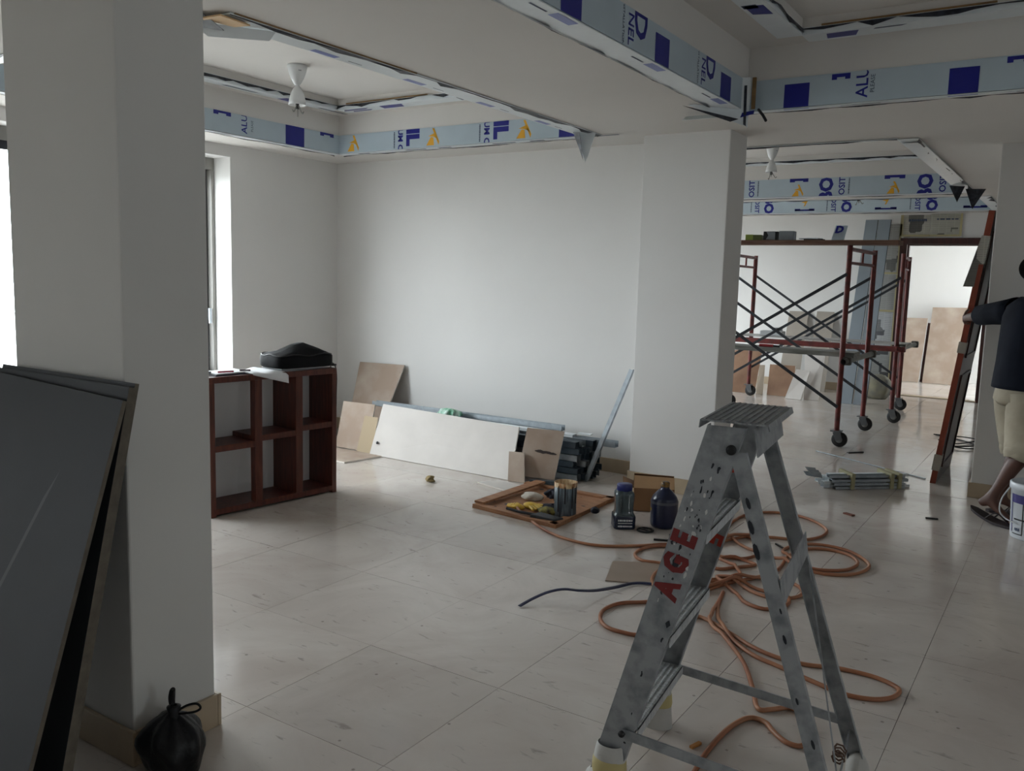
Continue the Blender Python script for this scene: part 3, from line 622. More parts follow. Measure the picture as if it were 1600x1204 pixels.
m.add(e_, [tuple(range(24))]); m.build('black_smear', mat('soot', '3b3230', 0.9), bb_)
board('gypsum_offcut', [(-3.285, 5.018, .004), (-3.155, 5.035, .004), (-3.205, 5.098, .205), (-3.325, 5.085, .20)], .008, gyp_b, 'small brown offcut leaning on the black-smeared board')
board('gypsum_board', [(-5.15, 4.70, .013), (-4.56, 4.70, .013), (-4.50, 5.05, .013), (-5.15, 5.06, .013)], .012, gyp_b, 'gypsum board lying flat on the floor in the back corner')
board('gypsum_offcut', [(-3.42, 4.83, .010), (-3.12, 4.76, .010), (-3.0, 4.93, .010), (-3.34, 4.98, .010)], .009, gyp_w, 'white gypsum scrap lying flat beside the long white board')
# ---- metal studs stacked against the wall: each C channel its own thing
def channel(m, a, b, w, h, tk=.003, open_up=False, up=(0,0,1)):
    a, b = Vector(a), Vector(b); d = (b-a).normalized(); u = Vector(up); x = d.cross(u).normalized(); y = x.cross(d)
    s = 1 if not open_up else -1
    for (o, ww, hh) in ((y*(s*(h/2-tk/2)), w, tk), (x*(w/2-tk/2), tk, h), (x*(-w/2+tk/2), tk, h)):
        m.bar(a+o, b+o, ww, hh, up=u)
    return m
blk = mat('black_coated_steel', '52606c', 0.4, 0.35, var=0.3, scale=10)
k = 0; WORDS = ['bottom', 'second', 'third', 'fourth', 'fifth', 'sixth']
for r in range(6):
    for c in range(4 if r < 5 else 3):
        z = .035+r*.047; y = 5.30+c*.072+random.uniform(-.005, .005); xe = -2.885+c*.022+random.uniform(-.02, .02)
        o = channel(MB(), (-4.3, y, z), (xe, y, z), .056, .042, open_up=(r+c) % 2 == 0).build('metal_stud', blk if (r+c) % 3 else steel)
        tag(o, f'metal stud in the {WORDS[r]} layer of the stack, {("front", "second", "third", "wall side")[c]} row', 'metal stud', 'metal studs stacked behind the boards')
o = channel(MB(), (-4.95, 5.46, .345), (-3.10, 5.46, .345), .055, .04, open_up=True).build('steel_channel', steel); tag(o, 'long bright galvanised channel on top of the stack, its end at mid wall', 'channel', 'galvanised channels on the stack')
o = channel(MB(), (-4.2, 5.33, .328), (-2.93, 5.33, .328), .07, .02).build('steel_channel', filmw); tag(o, 'white coated flat channel along the front of the stack', 'channel', 'galvanised channels on the stack')
o = channel(MB(), (-4.4, 5.52, .270), (-2.69, 5.52, .268), .055, .045, open_up=True).build('steel_channel', steel); tag(o, 'galvanised channel reaching out past the stack towards the pillar', 'channel', 'galvanised channels on the stack')
o = MB(); o.bar((-2.9, 5.33, .315+.035), (-2.80, 5.34, .35), .05, .008); tag(o.build('steel_plate', filmw), 'short pale metal plate on the end of the stud stack', 'plate')
o = MB(); o.bar((-3.12, 5.045, .016), (-2.88, 5.175, .016), .03, .028); tag(o.build('steel_channel', blk), 'dark channel on the floor under the black-smeared board', 'channel', 'galvanised channels on the stack')
# green plastic wrap on top
m = MB(); lump(m, (-4.06, 5.34, .365), .085, .045, .042, 11, n=30, k=14, amp=1.1); tag(m.build('plastic_wrap', mat('green_wrap', '6aa98a', 0.3, col2='cfe3da', scale=24, bump=.8, bscale=30)), 'crumpled green and clear plastic wrap on top of the long white board', 'plastic')
# angle bar leaning in the corner of the pillar
m = MB(); a, b_ = Vector((-2.853, 5.365, .003)), Vector((-2.592, 5.50, .815)); d = (b_-a).normalized()
m.bar(a, b_, .030, .003, up=(0, -1, .2)); m.bar(a+Vector((.014, .012, 0)), b_+Vector((.014, .012, 0)), .003, .028, up=(0, -1, .2))
tag(m.build('angle_bar', steel), 'thin metal angle bar leaning against the back pillar', 'metal bar')

# ================================================================ paint corner on the floor
t = thing('plywood_tray', 'plywood panel with raised battens lying on the floor, spattered with paint', 'panel', (-2.78, 4.62, 0))
c0, c1, c2, c3 = Vector((-3.064, 4.285, 0)), Vector((-2.420, 4.214, 0)), Vector((-2.44, 5.02, 0)), Vector((-3.12, 5.02, 0))
MB().slab([p+Vector((0,0,.012)) for p in (c0, c1, c2, c3)], .011).build('panel', ply, t)
def batt(a, b, ins):
    a, b = Vector(a), Vector(b); n = Vector((0,0,1)).cross(b-a).normalized()
    MB().bar(a+n*ins+Vector((0,0,.019)), b+n*ins+Vector((0,0,.019)), .05, .014).build('batten', ply, t, bevel=.002)
batt(c0, c1, .026); batt(c1, c2, .026); batt(c2, c3, .026)
MB().bar(c0+Vector((.03, .03, .034)), c3+Vector((.12, -.02, .045)), .075, .014).build('loose_strip', ply, t, bevel=.002)
random.seed(5)
spm = mat('paint_spatter', '231c22', 0.5)
for k in range(14):
    u, w = random.random(), random.random(); p = c0*(1-u)*(1-w)+c1*u*(1-w)+c2*u*w+c3*(1-u)*w; r = random.uniform(.005, .022)
    MB().lathe([(r, .0124), (r*.6, .0134), (0, .0136)], p*.86+Vector((-2.77, 4.63, 0))*.14, 9, sy=random.uniform(.4, 1)).build('paint_spot', spm, t)
# cut-down paint tin with drips
t = thing('paint_pot', 'cut-down pale plastic pot with dark paint drips standing on the plywood panel', 'pot', (-2.50, 4.46, .013))
m = MB(); c = (-2.50, 4.46, .0135); pr = [(0, .0), (.058, .0), (.062, .008), (.061, .10), (.064, .205), (.061, .205), (.057, .10), (.056, .012), (0, .012)]
m.lathe(pr, c, 24, sq=3.0); m.build('pot_body', mat('stained_plastic', '6f7d86', 0.35, col2='39424a', scale=9, stretch=(6, 6, .8), lo=.4, hi=.6), t)
m = MB(); m.lathe([(.0615, .15), (.0650, .207), (.0600, .207), (.0565, .13)], c, 24, sq=3.0); m.build('rust_stain_rim', mat('rust_stain', 'a06a33', 0.5, col2='d9c29a', scale=14, stretch=(5, 5, 1)), t)
for k in range(9):
    a_ = 2*math.pi*k/9+.3; rr = .0625/((abs(math.cos(a_))**3+abs(math.sin(a_))**3)**(1/3)); zl = random.uniform(.03, .10)
    MB().bar(Vector(c)+Vector((rr*math.cos(a_), rr*math.sin(a_), .19)), Vector(c)+Vector((rr*math.cos(a_)*.985, rr*math.sin(a_)*.985, zl)), .008, .003, up=(math.cos(a_), math.sin(a_), 0)).build('paint_drip', spm, t)
m = MB(); m.lathe([(0, .06), (.056, .06)], c, 20, sq=3.0); m.build('paint', mat('wet_paint', '15161a', .15), t)
# gloves and rags
yl = mat('yellow_rubber', 'd6b13a', 0.5, var=.2, scale=20); nv = mat('navy_rag', '141628', 0.7, bump=.9, bscale=40)
def glove(c, rz, s, mt, label):
    c = Vector(c); R = Matrix.Rotation(rz, 3, 'Z'); t = thing('work_glove', label, 'glove', c, 'gloves on the plywood panel')
    m = MB(); lump(m, c+Vector((0, 0, .016*s)), .05*s, .035*s, .02*s, int(abs(c.x*900)), n=16, k=8, amp=.2); m.build('palm', mt, t)
    for k in range(4):
        p = [c+R@Vector(((.035+l*.028)*s, (-.027+.018*k)*s*(1+l*.12), (.022-.004*l)*s)) for l in range(3)]
        MB().tube(smooth_pts(p, 3), .009*s, 8, rs=[.009*s]*6+[.006*s]).build('finger', mt, t)
    p = [c+R@Vector((x*s, y*s, .018*s)) for x, y in ((-.01, .03), (.02, .05), (.045, .058))]; MB().tube(smooth_pts(p, 3), .009*s, 8).build('thumb', mt, t)
glove((-2.75, 4.47, .013), -.5, 1.05, yl, 'yellow work glove lying flat in front of the paint pot')
glove((-2.80, 4.40, .013), 2.6, .9, yl, 'yellow work glove crumpled under the hose end')
glove((-2.66, 4.52, .013), .4, .9, nv, 'dark paint-stained glove beside the yellow ones')
m = MB(); lump(m, (-2.86, 4.66, .03), .07, .05, .03, 21, n=30, k=14, amp=1.0); tag(m.build('rag', mat('white_rag', 'c3bdb2', .8, bump=.9, bscale=40)), 'crumpled white rag on the plywood panel', 'rag', 'rags on the plywood panel')
m = MB(); lump(m, (-2.775, 4.785, .035), .05, .045, .035, 22, n=30, k=14, amp=1.0); tag(m.build('rag', nv), 'crumpled black rag behind the white rag', 'rag', 'rags on the plywood panel')
m = MB(); lump(m, (-2.60, 4.42, .03), .06, .04, .028, 23, n=30, k=14, amp=1.0); tag(m.build('rag', mat('stained_rag', '3a3322', .8, col2='8f8540', scale=25)), 'dark and yellow stained rag leaning on the paint pot', 'rag', 'rags on the plywood panel')
m = MB(); lump(m, (-2.38+.0, 4.62, .03), .03, .025, .022, 24, n=12, k=6, amp=.3); tag(m.build('rag', nv), 'tiny wadded dark blue rag on the plywood panel right of the pot', 'rag', 'rags on the plywood panel')
# paint brush / flattened black plastic strip in front
t = thing('paint_brush', 'dark paint-caked brush lying in front of the paint pot', 'brush', (-2.55, 4.28, 0))
MB().tube(smooth_pts([(-2.80, 4.275, .045), (-2.70, 4.27, .04), (-2.60, 4.29, .036)], 4), .009, 8).build('brush_handle', mat('brush_wood', '1e2126', .4), t)
MB().slab([(-2.62, 4.25, .045), (-2.46, 4.27, .035), (-2.44, 4.34, .035), (-2.60, 4.34, .045)], .02).build('bristles', mat('caked_bristles', '2a3138', .5, var=.4, scale=40, stretch=(2, 20, 20)), t, bevel=.006)
# square bottle with blue lid
t = thing('square_bottle', 'clear square bottle with blue lid and dark lower half', 'bottle', (-2.13, 4.50, 0))
cb = (-2.13, 4.50, .001); Rb = Matrix.Rotation(.62, 3, 'Z')
gm = mat('smoky_plastic', '5e6f74', .12, spec=.6, col2='3f4c52', scale=6, stretch=(8, 8, 1)); gm.node_tree.nodes['Principled BSDF'].inputs['Transmission Weight'].default_value = .25
MB().lathe([(0, 0), (.060, 0), (.064, .006), (.064, .072), (.062, .078)], cb, 28, sq=7, R=Rb).build('lower_body', mat('dark_blue_label', '1c2438', .25), t)
MB().lathe([(.062, .078), (.054, .092), (.051, .12), (.056, .19), (.055, .205), (.046, .218), (.040, .222)], cb, 28, sq=5, R=Rb).build('upper_body', gm, t)
MB().lathe([(.043, .218), (.045, .22), (.045, .252), (.042, .257), (0, .257)], cb, 28, R=Rb).build('lid', mat('blue_lid', '1d2668', .35), t)
fr = lambda z: frame(Vector(cb)+Rb@Vector((0, -.0648, z)), Rb@Vector((1, 0, 0)), (0, 0, 1))
m = MB()
for z, s_, n_ in ((.054, .012, 8), (.038, .006, 12), (.020, .010, 10)): m.dashes(.085, s_, fr(z), n_, 0, n_)
m.build('label_print', mat('label_white', 'c9ced2', .5), t)
for dx in (-.03, .03): MB().bar(Vector(cb)+Rb@Vector((dx, -.054, .1)), Vector(cb)+Rb@Vector((dx*.8, -.052, .2)), .006, .006, up=(0, -1, 0)).build('rib', gm, t)
# round blue jug
t = thing('blue_jug', 'dark blue round jug with stained yellow cap beside the cardboard box', 'jug', (-1.945, 4.66, 0))
cj = (-1.945, 4.66, .001)
MB().lathe([(0, 0), (.068, 0), (.078, .012), (.08, .03), (.08, .145), (.078, .152), (.0795, .158), (.070, .182), (.045, .212), (.026, .228), (.026, .24)], cj, 30).build('jug_body', mat('navy_plastic', '141b38', .28), t)
MB().lathe([(.024, .236), (.026, .24), (.026, .262), (.02, .268), (0, .268)], cj, 16).build('cap', mat('stained_cap', '8f6a2c', .5, col2='1d1a1c', scale=40), t)
MB().lathe([(.0805, .142), (.0812, .15), (.0805, .158)], cj, 30).build('shoulder_band', mat('dull_film', '4a4d58', .4), t)
MB().add([Vector(cj)+Vector((.0812*math.cos(a), .0812*math.sin(a), z)) for a in (3.62, 3.8, 4.0) for z in (.098, .115)], [(0,2,3,1), (2,4,5,3)], 0).build('yellow_sticker', mat('sticker', 'a08a2c', .6), t)
# open cardboard box
t = thing('cardboard_box', 'open brown cardboard box with raised flaps beside the back pillar', 'box', (-2.13, 5.02, 0))
cbm = mat('cardboard', '8f6a4a', .8, var=.12, scale=8); bx = lambda u, v, z: Vector((-2.165, 5.0, 0))+Matrix.Rotation(.45, 3, 'Z')@Vector((u, v, z)); hw, hd, hh = .125, .10, .15
for (a, b_) in (((-hw, -hd), (hw, -hd)), ((hw, -hd), (hw, hd)), ((hw, hd), (-hw, hd)), ((-hw, hd), (-hw, -hd))):
    MB().slab([bx(*a, .002), bx(*b_, .002), bx(*b_, hh), bx(*a, hh)], .004).build('side_panel', cbm, t)
MB().slab([bx(-hw, -hd, .006), bx(hw, -hd, .006), bx(hw, hd, .006), bx(-hw, hd, .006)], .004).build('bottom_panel', cbm, t)
MB().slab([bx(-hw, -hd, hh), bx(hw, -hd, hh), bx(hw, -.01, hh+.055), bx(-hw, -.01, hh+.06)], .004).build('flap', mat('cardboard_pale', 'a98662', .8, var=.1, scale=8), t)
MB().slab([bx(-hw, hd, hh), bx(-hw, .01, hh+.07), bx(hw, .01, hh+.062), bx(hw, hd, hh)], .004).build('flap', cbm, t)
MB().slab([bx(-hw, -hd, hh), bx(-hw, hd, hh), bx(-hw-.07, hd-.02, hh+.03), bx(-hw-.07, -hd+.02, hh+.02)], .004).build('flap', cbm, t)
MB().slab([bx(-hw-.003, -hd+.02, .06), bx(-hw-.003, -hd+.07, .05), bx(-hw-.004, -hd+.08, .15), bx(-hw-.004, -hd+.03, .155)], .001).build('yellow_tape', mat('masking_tape', 'b9a85e', .7), t)
# small bits by the jug: ring, stick, flat brown card
m = MB(); cr = Vector((-1.99, 4.505, .006)); m.tube([cr+Vector((.045*math.cos(a), .045*math.sin(a), 0)) for a in [k*.2618 for k in range(25)]], .006, 6, caps=False); m.bar(cr+Vector((-.04, .015, 0)), cr+Vector((.04, -.015, 0)), .01, .006)
tag(m.build('plastic_ring', dark), 'black plastic ring with crossbar on the floor before the jug', 'ring')
m = MB(); m.bar((-1.875, 4.365, .006), (-1.79, 4.40, .006), .01, .01); tag(m.build('black_stick', dark), 'short black stick on the floor beside the ladder rail', 'stick', 'sticks on the floor')
m = MB(); m.bar((-1.84, 4.50, .004), (-1.78, 4.53, .004), .03, .006); tag(m.build('black_scrap', dark), 'small black scrap behind the short black stick', 'scrap')
o = MB().slab([(-1.79, 3.61, .005), (-1.50, 3.74, .005), (-1.66, 4.03, .005), (-1.89, 3.89, .005)], .004).build('hardboard_sheet', mat('hardboard', '9d8c7e', .6, var=.1, scale=6)); tag(o, 'flat brown hardboard sheet on the floor under the hose', 'sheet')
# blue strap
o = MB().tube(smooth_pts([(-1.938,3.082,0.006), (-1.920,3.148,0.020), (-1.874,3.208,0.045), (-1.817,3.251,0.060), (-1.765,3.304,0.050), (-1.732,3.397,0.030), (-1.699,3.525,0.014), (-1.658,3.648,0.008), (-1.578,3.688,0.010), (-1.45,3.70,.008)], 6), .011, 8, flat=.22).build('packing_strap', mat('navy_strap', '1d2140', .45)); tag(o, 'navy blue packing strap arching over the floor', 'strap')
# crumpled leaf-like lump
m = MB(); lump(m, (-3.70, 4.66, .02), .036, .03, .024, 31, n=26, k=12, amp=1.3); tag(m.build('paper_scrap', mat('olive_scrap', '6f5c32', .7, col2='a8966a', scale=40, bump=.9, bscale=60)), 'crumpled olive scrap on the open floor before the white board', 'scrap')
m = MB(); m.box((-.88, 2.45, .005), (.012, .045, .008), -.3); tag(m.build('wood_chip', mat('wood_chip', 'a9743a', .7)), 'small yellow wood chip under the ladder', 'wood chip')
# ---- orange air hose lying in loops
HOSE = [(-2.816,4.401,0.030),(-2.721,4.312,0.025),(-2.608,4.248),(-2.452,4.138),(-2.285,4.067),(-2.117,4.053),(-1.991,4.109),(-1.885,4.206),(-1.783,4.315),(-1.642,4.425),(-1.529,4.618),(-1.476,4.736),(-1.405,4.685),(-1.322,4.534),(-1.349,4.350),(-1.486,4.297),(-1.672,4.316),(-1.797,4.261),(-1.852,4.161),(-1.840,4.047),(-1.771,3.983),(-1.683,4.001),(-1.636,3.975),(-1.637,3.866),(-1.609,3.749),(-1.544,3.657),(-1.439,3.664),(-1.352,3.762),(-1.291,3.938),(-1.214,4.086),(-1.159,4.271),(-1.179,4.536),(-1.145,4.700),(-1.046,4.777),(-0.926,4.760),(-0.853,4.645),(-0.868,4.507),(-0.946,4.423),(-1.046,4.407),(-1.158,4.498),(-1.229,4.606),(-1.196,4.761),(-1.081,4.851),(-0.922,4.818),(-0.797,4.649),(-0.813,4.478),(-0.903,4.373),(-1.033,4.356),(-1.174,4.434),(-1.301,4.467),(-1.436,4.558),(-1.550,4.678),(-1.626,4.843),(-1.634,5.153),(-1.550,5.333),(-1.407,5.391),(-1.254,5.330),(-1.133,5.168),(-1.133,4.992),(-1.208,4.871),(-1.322,4.827),(-1.432,4.771),(-1.533,4.630),(-1.560,4.403),(-1.496,4.184),(-1.413,4.098),(-1.342,4.178),(-1.275,4.279),(-1.369,4.308),(-1.457,4.266),(-1.388,4.217),(-1.291,4.097),(-1.267,3.978),(-1.347,3.917),(-1.466,3.848),(-1.382,3.924),(-1.253,4.011),(-1.158,4.107),(-1.043,4.117),(-0.974,4.040),(-0.973,3.948),(-1.041,3.867),(-1.130,3.869),(-1.260,3.939),(-1.357,3.943),(-1.220,3.821),(-1.144,3.729),(-1.050,3.705),(-0.989,3.789),(-0.988,3.867),(-1.031,3.904),(-1.134,3.929),(-1.260,3.939),(-1.346,3.787),(-1.407,3.587),(-1.508,3.462),(-1.593,3.378),(-1.619,3.274),(-1.592,3.178),(-1.530,3.106),(-1.452,3.091),(-1.367,3.122),(-1.314,3.293),(-1.269,3.430),(-1.212,3.430),(-1.105,3.367),(-0.968,3.275),(-0.856,3.236),(-0.748,3.239),(-0.641,3.279),(-0.524,3.286),(-0.445,3.257),(-0.418,3.216),(-0.434,3.146),(-0.491,3.093),(-0.584,3.077),(-0.704,3.115),(-0.834,3.162),(-0.945,3.204),(-1.072,3.312),(-1.165,3.448),(-1.226,3.600),(-1.271,3.793),(-1.254,3.704),(-1.217,3.497),(-1.183,3.392),(-1.059,3.260),(-0.948,3.112),(-0.853,2.926),(-0.793,2.793),(-0.753,2.812),(-0.704,2.864),(-0.668,2.836),(-0.616,2.747),(-0.602,2.643),(-0.648,2.628),(-0.705,2.672),(-0.743,2.714),(-0.794,2.713),(-0.824,2.630),(-0.835,2.502),(-0.831,2.362),(-0.811,2.215),(-0.755,2.010)]
pts = []
for i, p in enumerate(HOSE):
    z = p[2] if len(p) > 2 else .0085
    pts.append((p[0], p[1], z))
pts = smooth_pts(pts, 5)
# lift the hose where it crosses itself
cell = {}; out = []
for i, p in enumerate(pts):
    key = (round(p.x/.03), round(p.y/.03)); z = p.z
    for dx in (-1, 0, 1):
        for dy in (-1, 0, 1):
            for (j, q) in cell.get((key[0]+dx, key[1]+dy), ()):
                if i-j > 14 and (q-p).xy.length < .03: z = max(z, min(.045, q.z+.016*(1-((q-p).xy.length/.03)**2)))
    q = Vector((p.x, p.y, z)); cell.setdefault(key, []).append((i, q)); out.append(q)
for _ in range(2): out = [out[0]]+[Vector((b.x, b.y, max(b.z, (a.z+b.z+c.z)/3))) for a, b, c in zip(out, out[1:], out[2:])]+[out[-1]]
t = thing('air_hose', 'orange air hose lying in loose loops around the ladder', 'hose', (-1.2, 3.6, 0))
MB().tube(out, .0085, 8).build('hose_tube', mat('orange_rubber', '8c5236', .5, col2='a87656', scale=3, detail=5), t)
MB().tube([out[0]+Vector((-.012, -.002, .004)), out[0]+Vector((.03, .0, 0))], .011, 10).build('nozzle', mat('brass', 'a8843c', .35, .8), t)
MB().tube([out[6]+Vector((-.02, 0, 0)), out[6]+Vector((.02, 0, 0))], .012, 10).build('coupling', dark, t)
# ================================================================ step ladder in the foreground
LO = Vector((-.7462, 2.3164, 0)); LT = .1184; LU = Vector((math.cos(LT), math.sin(LT), 0)); LV = Vector((-LU.y, LU.x, 0)); HT = 1.081
lad = lambda u, v, z: LO+LU*u+LV*v+Vector((0, 0, z))
fz = lambda z: HT-z
wf = lambda z: .197+.041*fz(z)/HT
wr = lambda z: .1955+.049*fz(z)/HT
fu = lambda z: -.0468-.2681*fz(z)          # front edge of front rails
ru = lambda z: .0239+.3232*fz(z)           # rear edge of rear legs
t = thing('step_ladder', 'paint-spattered aluminium step ladder with red letters standing in the foreground', 'ladder', lad(0, 0, 0))
dabw = mat('dried_white_paint', 'c9cac8', .7); dabb = mat('dried_dark_paint', '20242c', .6); redp = mat('red_marker_paint', '7a2222', .6, var=.2, scale=30)
for sgn, nm in ((-1, 'near'), (1, 'far')):
    # front rail: C channel, web on the outer side
    m = MB(); z0, z1 = .05, HT-.012; d0, d1 = .078, .092; tk = .003; W = sgn
    def R(z, du, dv): return lad(fu(z)+du, W*wf(z)+dv*W, z)
    m.slab([R(z0, 0, 0), R(z0, d0, 0), R(z1, d1, 0), R(z1, 0, 0)][::(1 if W < 0 else -1)], tk)
    for dd in (0, 1):
        a, b_ = (d0 if dd else 0), (d1 if dd else 0)
        m.slab([R(z0, a, 0), R(z1, b_, 0), R(z1, b_, -.028), R(z0, a, -.028)], tk if dd else -tk)
    rail = m.build('front_rail', alu, t)
    if W < 0:
        UPR = (R(z1, .045, 0)-R(z0, .04, 0)).normalized(); SIDE = UPR.cross(LV).normalized(); SIDE = SIDE if SIDE.dot(LU) > 0 else -SIDE
        m = MB()
        for ch, z in (('A', .622), ('G', .694), ('E', .762)):
            c = R(z, .040, .0015); m.text(ch, .085, frame(c, UPR, -SIDE), 0, .005, .8)
        m.build('painted_letters', redp, rail)
        random.seed(12); mw, mk = MB(), MB()
        for k in range(70):
            z = random.choice((random.uniform(.1, 1.0), random.uniform(.62, 1.0), random.gauss(.78, .06))); z = min(max(z, .1), 1.02)
            c = R(z, random.uniform(.008, .072), .0012); r = random.uniform(.0008, .0034)*(2 if k % 12 == 0 else 1); L = random.uniform(.8, 4.0)
            (mw if random.random() < .35 else mk).add([c+UPR*(r*L*math.sin(a))+SIDE*(r*math.cos(a)*random.uniform(.3, 1.9)) for a in [i*.785 for i in range(8)]], [tuple(range(8))])
        o = mw.build('paint_splashes', dabw, rail); o['kind'] = 'stuff'; o = mk.build('paint_splashes', dabb, rail); o['kind'] = 'stuff'
    else:
        UPR2 = (R(z1, .045, 0)-R(z0, .04, 0)).normalized(); S2 = UPR2.cross(LV).normalized(); S2 = S2 if S2.dot(LU) > 0 else -S2
        m = MB()
        for ch, z in (('A', .885), ('G', .755), ('E', .655), ('.', .705)):
            c = R(z, .045, -.0045); m.text(ch, .085, frame(c, -UPR2, S2), 0, .004, .9)
        m.build('painted_letters', mat('bright_red_paint', 'b03322', .6), rail)
    # rear leg
    m = MB(); z0, z1 = .03, HT-.075
    def L(z, du, dv): return lad(ru(z)+du, W*wr(z)+dv*W, z)
    m.slab([L(z0, -.042, 0), L(z0, 0, 0), L(z1, 0, 0), L(z1, -.042, 0)][::(1 if W < 0 else -1)], .003)
    m.slab([L(z0, 0, 0), L(z0, 0, -.022), L(z1, 0, -.022), L(z1, 0, 0)], .003); m.slab([L(z0, -.042, 0), L(z1, -.042, 0), L(z1, -.042, -.012), L(z0, -.042, -.012)], .003)
    leg = m.build('rear_leg', alu, t)
    mk = MB(); UL = (L(z1, 0, 0)-L(z0, 0, 0)).normalized()
    for z, du, r in ((.82, -.034, .012), (.88, -.026, .010), (.76, -.036, .014), (.55, -.02, .008), (.40, -.028, .006), (.30, -.015, .008), (.62, -.012, .005)):
        c = L(z, du, .0015); mk.add([c+UL*(r*1.6*math.sin(a))+LU*(r*.55*math.cos(a)) for a in [i*.785 for i in range(8)]], [tuple(range(8))])
    o = mk.build('paint_splashes', dabb, leg); o['kind'] = 'stuff'
    # low side brace between front rail and rear leg
    za = .17; a, b_ = lad(fu(za)+.06, W*(wf(za)-.0), za+.03), lad(ru(za)-.02, W*wr(za), za-.02)
    m = MB(); m.bar(a+LV*(W*.006), b_+LV*(W*.006), .006, .028); o = m.build('side_brace', alu, t)
    for p in (a, b_): MB().lathe([(.009, 0), (.009, .006), (0, .008)], p+LV*(W*.009), 12, R=Vector(LV*W).to_track_quat('Z', 'Y').to_matrix()).build('bolt', dark, o)
    # wrapped feet
    for f, (pp, rr) in (('f', (R(.05, .035, -.012), .05)), ('r', (L(.03, -.02, -.01), .034))):
        m = MB(); lump(m, pp+Vector((0, 0, -.012)), rr, rr*.8, .05, int(rr*1000)+W, n=16, k=8, amp=.3); w = m.build('foot_wrap', mat('foam_wrap', 'b9b8b4', .7, bump=.3, bscale=40), t)
        if f == 'f':
            m = MB(); m.lathe([(rr*1.1, -.05), (rr*1.0, .0), (rr*.95, .06), (rr*.8, .10), (rr*.72, .105)], pp+LU*.02, 18, sy=.75); m.build('plastic_sleeve', mat('foam_wrap', 'b9b8b4', .7), w)
            m = MB(); m.lathe([(rr*1.0, .022), (rr*1.02, .03), (rr*.97, .06), (rr*.9, .065)], pp+LU*.02, 18, sy=.8); m.build('tape_band', mat('cream_tape', 'b8ab78', .6), w)
# top platform with ribbed tread
m = MB(); m.slab([lad(-.075, -.19, HT), lad(.095, -.19, HT), lad(.095, .185, HT), lad(-.075, .185, HT)], .004)
m.slab([lad(-.075, -.19, HT), lad(-.075, .185, HT), lad(-.078, .185, HT-.022), lad(-.078, -.19, HT-.022)], .003)
m.slab([lad(.095, -.19, HT), lad(.095, .185, HT), lad(.10, .185, HT-.016), lad(.10, -.19, HT-.016)], .003)
pt_ = m.build('top_platform', mat('worn_tread', 'a6a8aa', .55, .1, col2='66696c', scale=26, detail=6, stretch=(2, 14, 1)), t)
random.seed(4)
for i in range(10):
    u = -.066+i*.0165; MB().bar(lad(u, -.182, HT+.0012), lad(u, .178, HT+.0012), .006, .003).build('tread_rib', MATS['worn_tread'], pt_)
m = MB(); m.slab([lad(.062, -.19, HT-.012), lad(.062, .19, HT-.012), lad(.075, .19, HT-.085), lad(.075, -.19, HT-.085)], .003); m.build('rear_head_plate', alu, t)
for W in (-1, 1): MB().lathe([(.013, -.006), (.013, .006), (.007, .008), (0, .008)], lad(-.0+.012, W*(.2+.0), HT-.07), 14, R=Vector(LV*W).to_track_quat('Z', 'Y').to_matrix()).build('hinge_bolt', dark, t)
# treads
for z in (.215, .49, .785):
    w = wf(z)-.004; a = fu(z)+.002; m = MB()
    m.slab([lad(a, -w, z), lad(a+.088, -w, z), lad(a+.088, w, z), lad(a, w, z)], .003)
    m.slab([lad(a, -w, z), lad(a, w, z), lad(a, w, z-.028), lad(a, -w, z-.028)], .003); m.slab([lad(a+.088, -w, z), lad(a+.088, -w, z-.028), lad(a+.088, w, z-.028), lad(a+.088, w, z)], .003)
    st = m.build('step', mat('step_tread', 'd0d3d5', .5, .1, col2='a5a8aa', scale=20, stretch=(3, 12, 1)), t)
    for i in range(5): MB().bar(lad(a+.012+i*.016, -w+.01, z+.0012), lad(a+.012+i*.016, w-.01, z+.0012), .005, .003).build('tread_rib', MATS['step_tread'], st)
# rear cross plate and diagonal
za = .665; MB().slab([lad(ru(za)-.002, -wr(za), za+.035), lad(ru(za)+.008, -wr(za), za-.035), lad(ru(za)+.008, wr(za), za-.015), lad(ru(za)-.002, wr(za), za+.05)], .003).build('rear_crossbar', alu, t)
MB().bar(lad(ru(.62)-.0, wr(.62)-.015, .62), lad(ru(.06)-.0, -wr(.06)+.02, .06), .016, .004, up=LU).build('rear_diagonal', alu, t)
MB().bar(lad(ru(.12)-.02, -wr(.12), .12), lad(ru(.12)-.02, wr(.12), .12), .004, .022).build('rear_low_bar', alu, t)
wm = MB(); c = lad(ru(.16)-.02, .05, .125)
wm.tube([c+LV*(.012*i/4)+Vector((.017*math.cos(i*1.0), 0, .017*math.sin(i*1.0))) for i in range(26)], .003, 6); wm.build('wire_tie', mat('rusty_wire', '5a4032', .6), t)

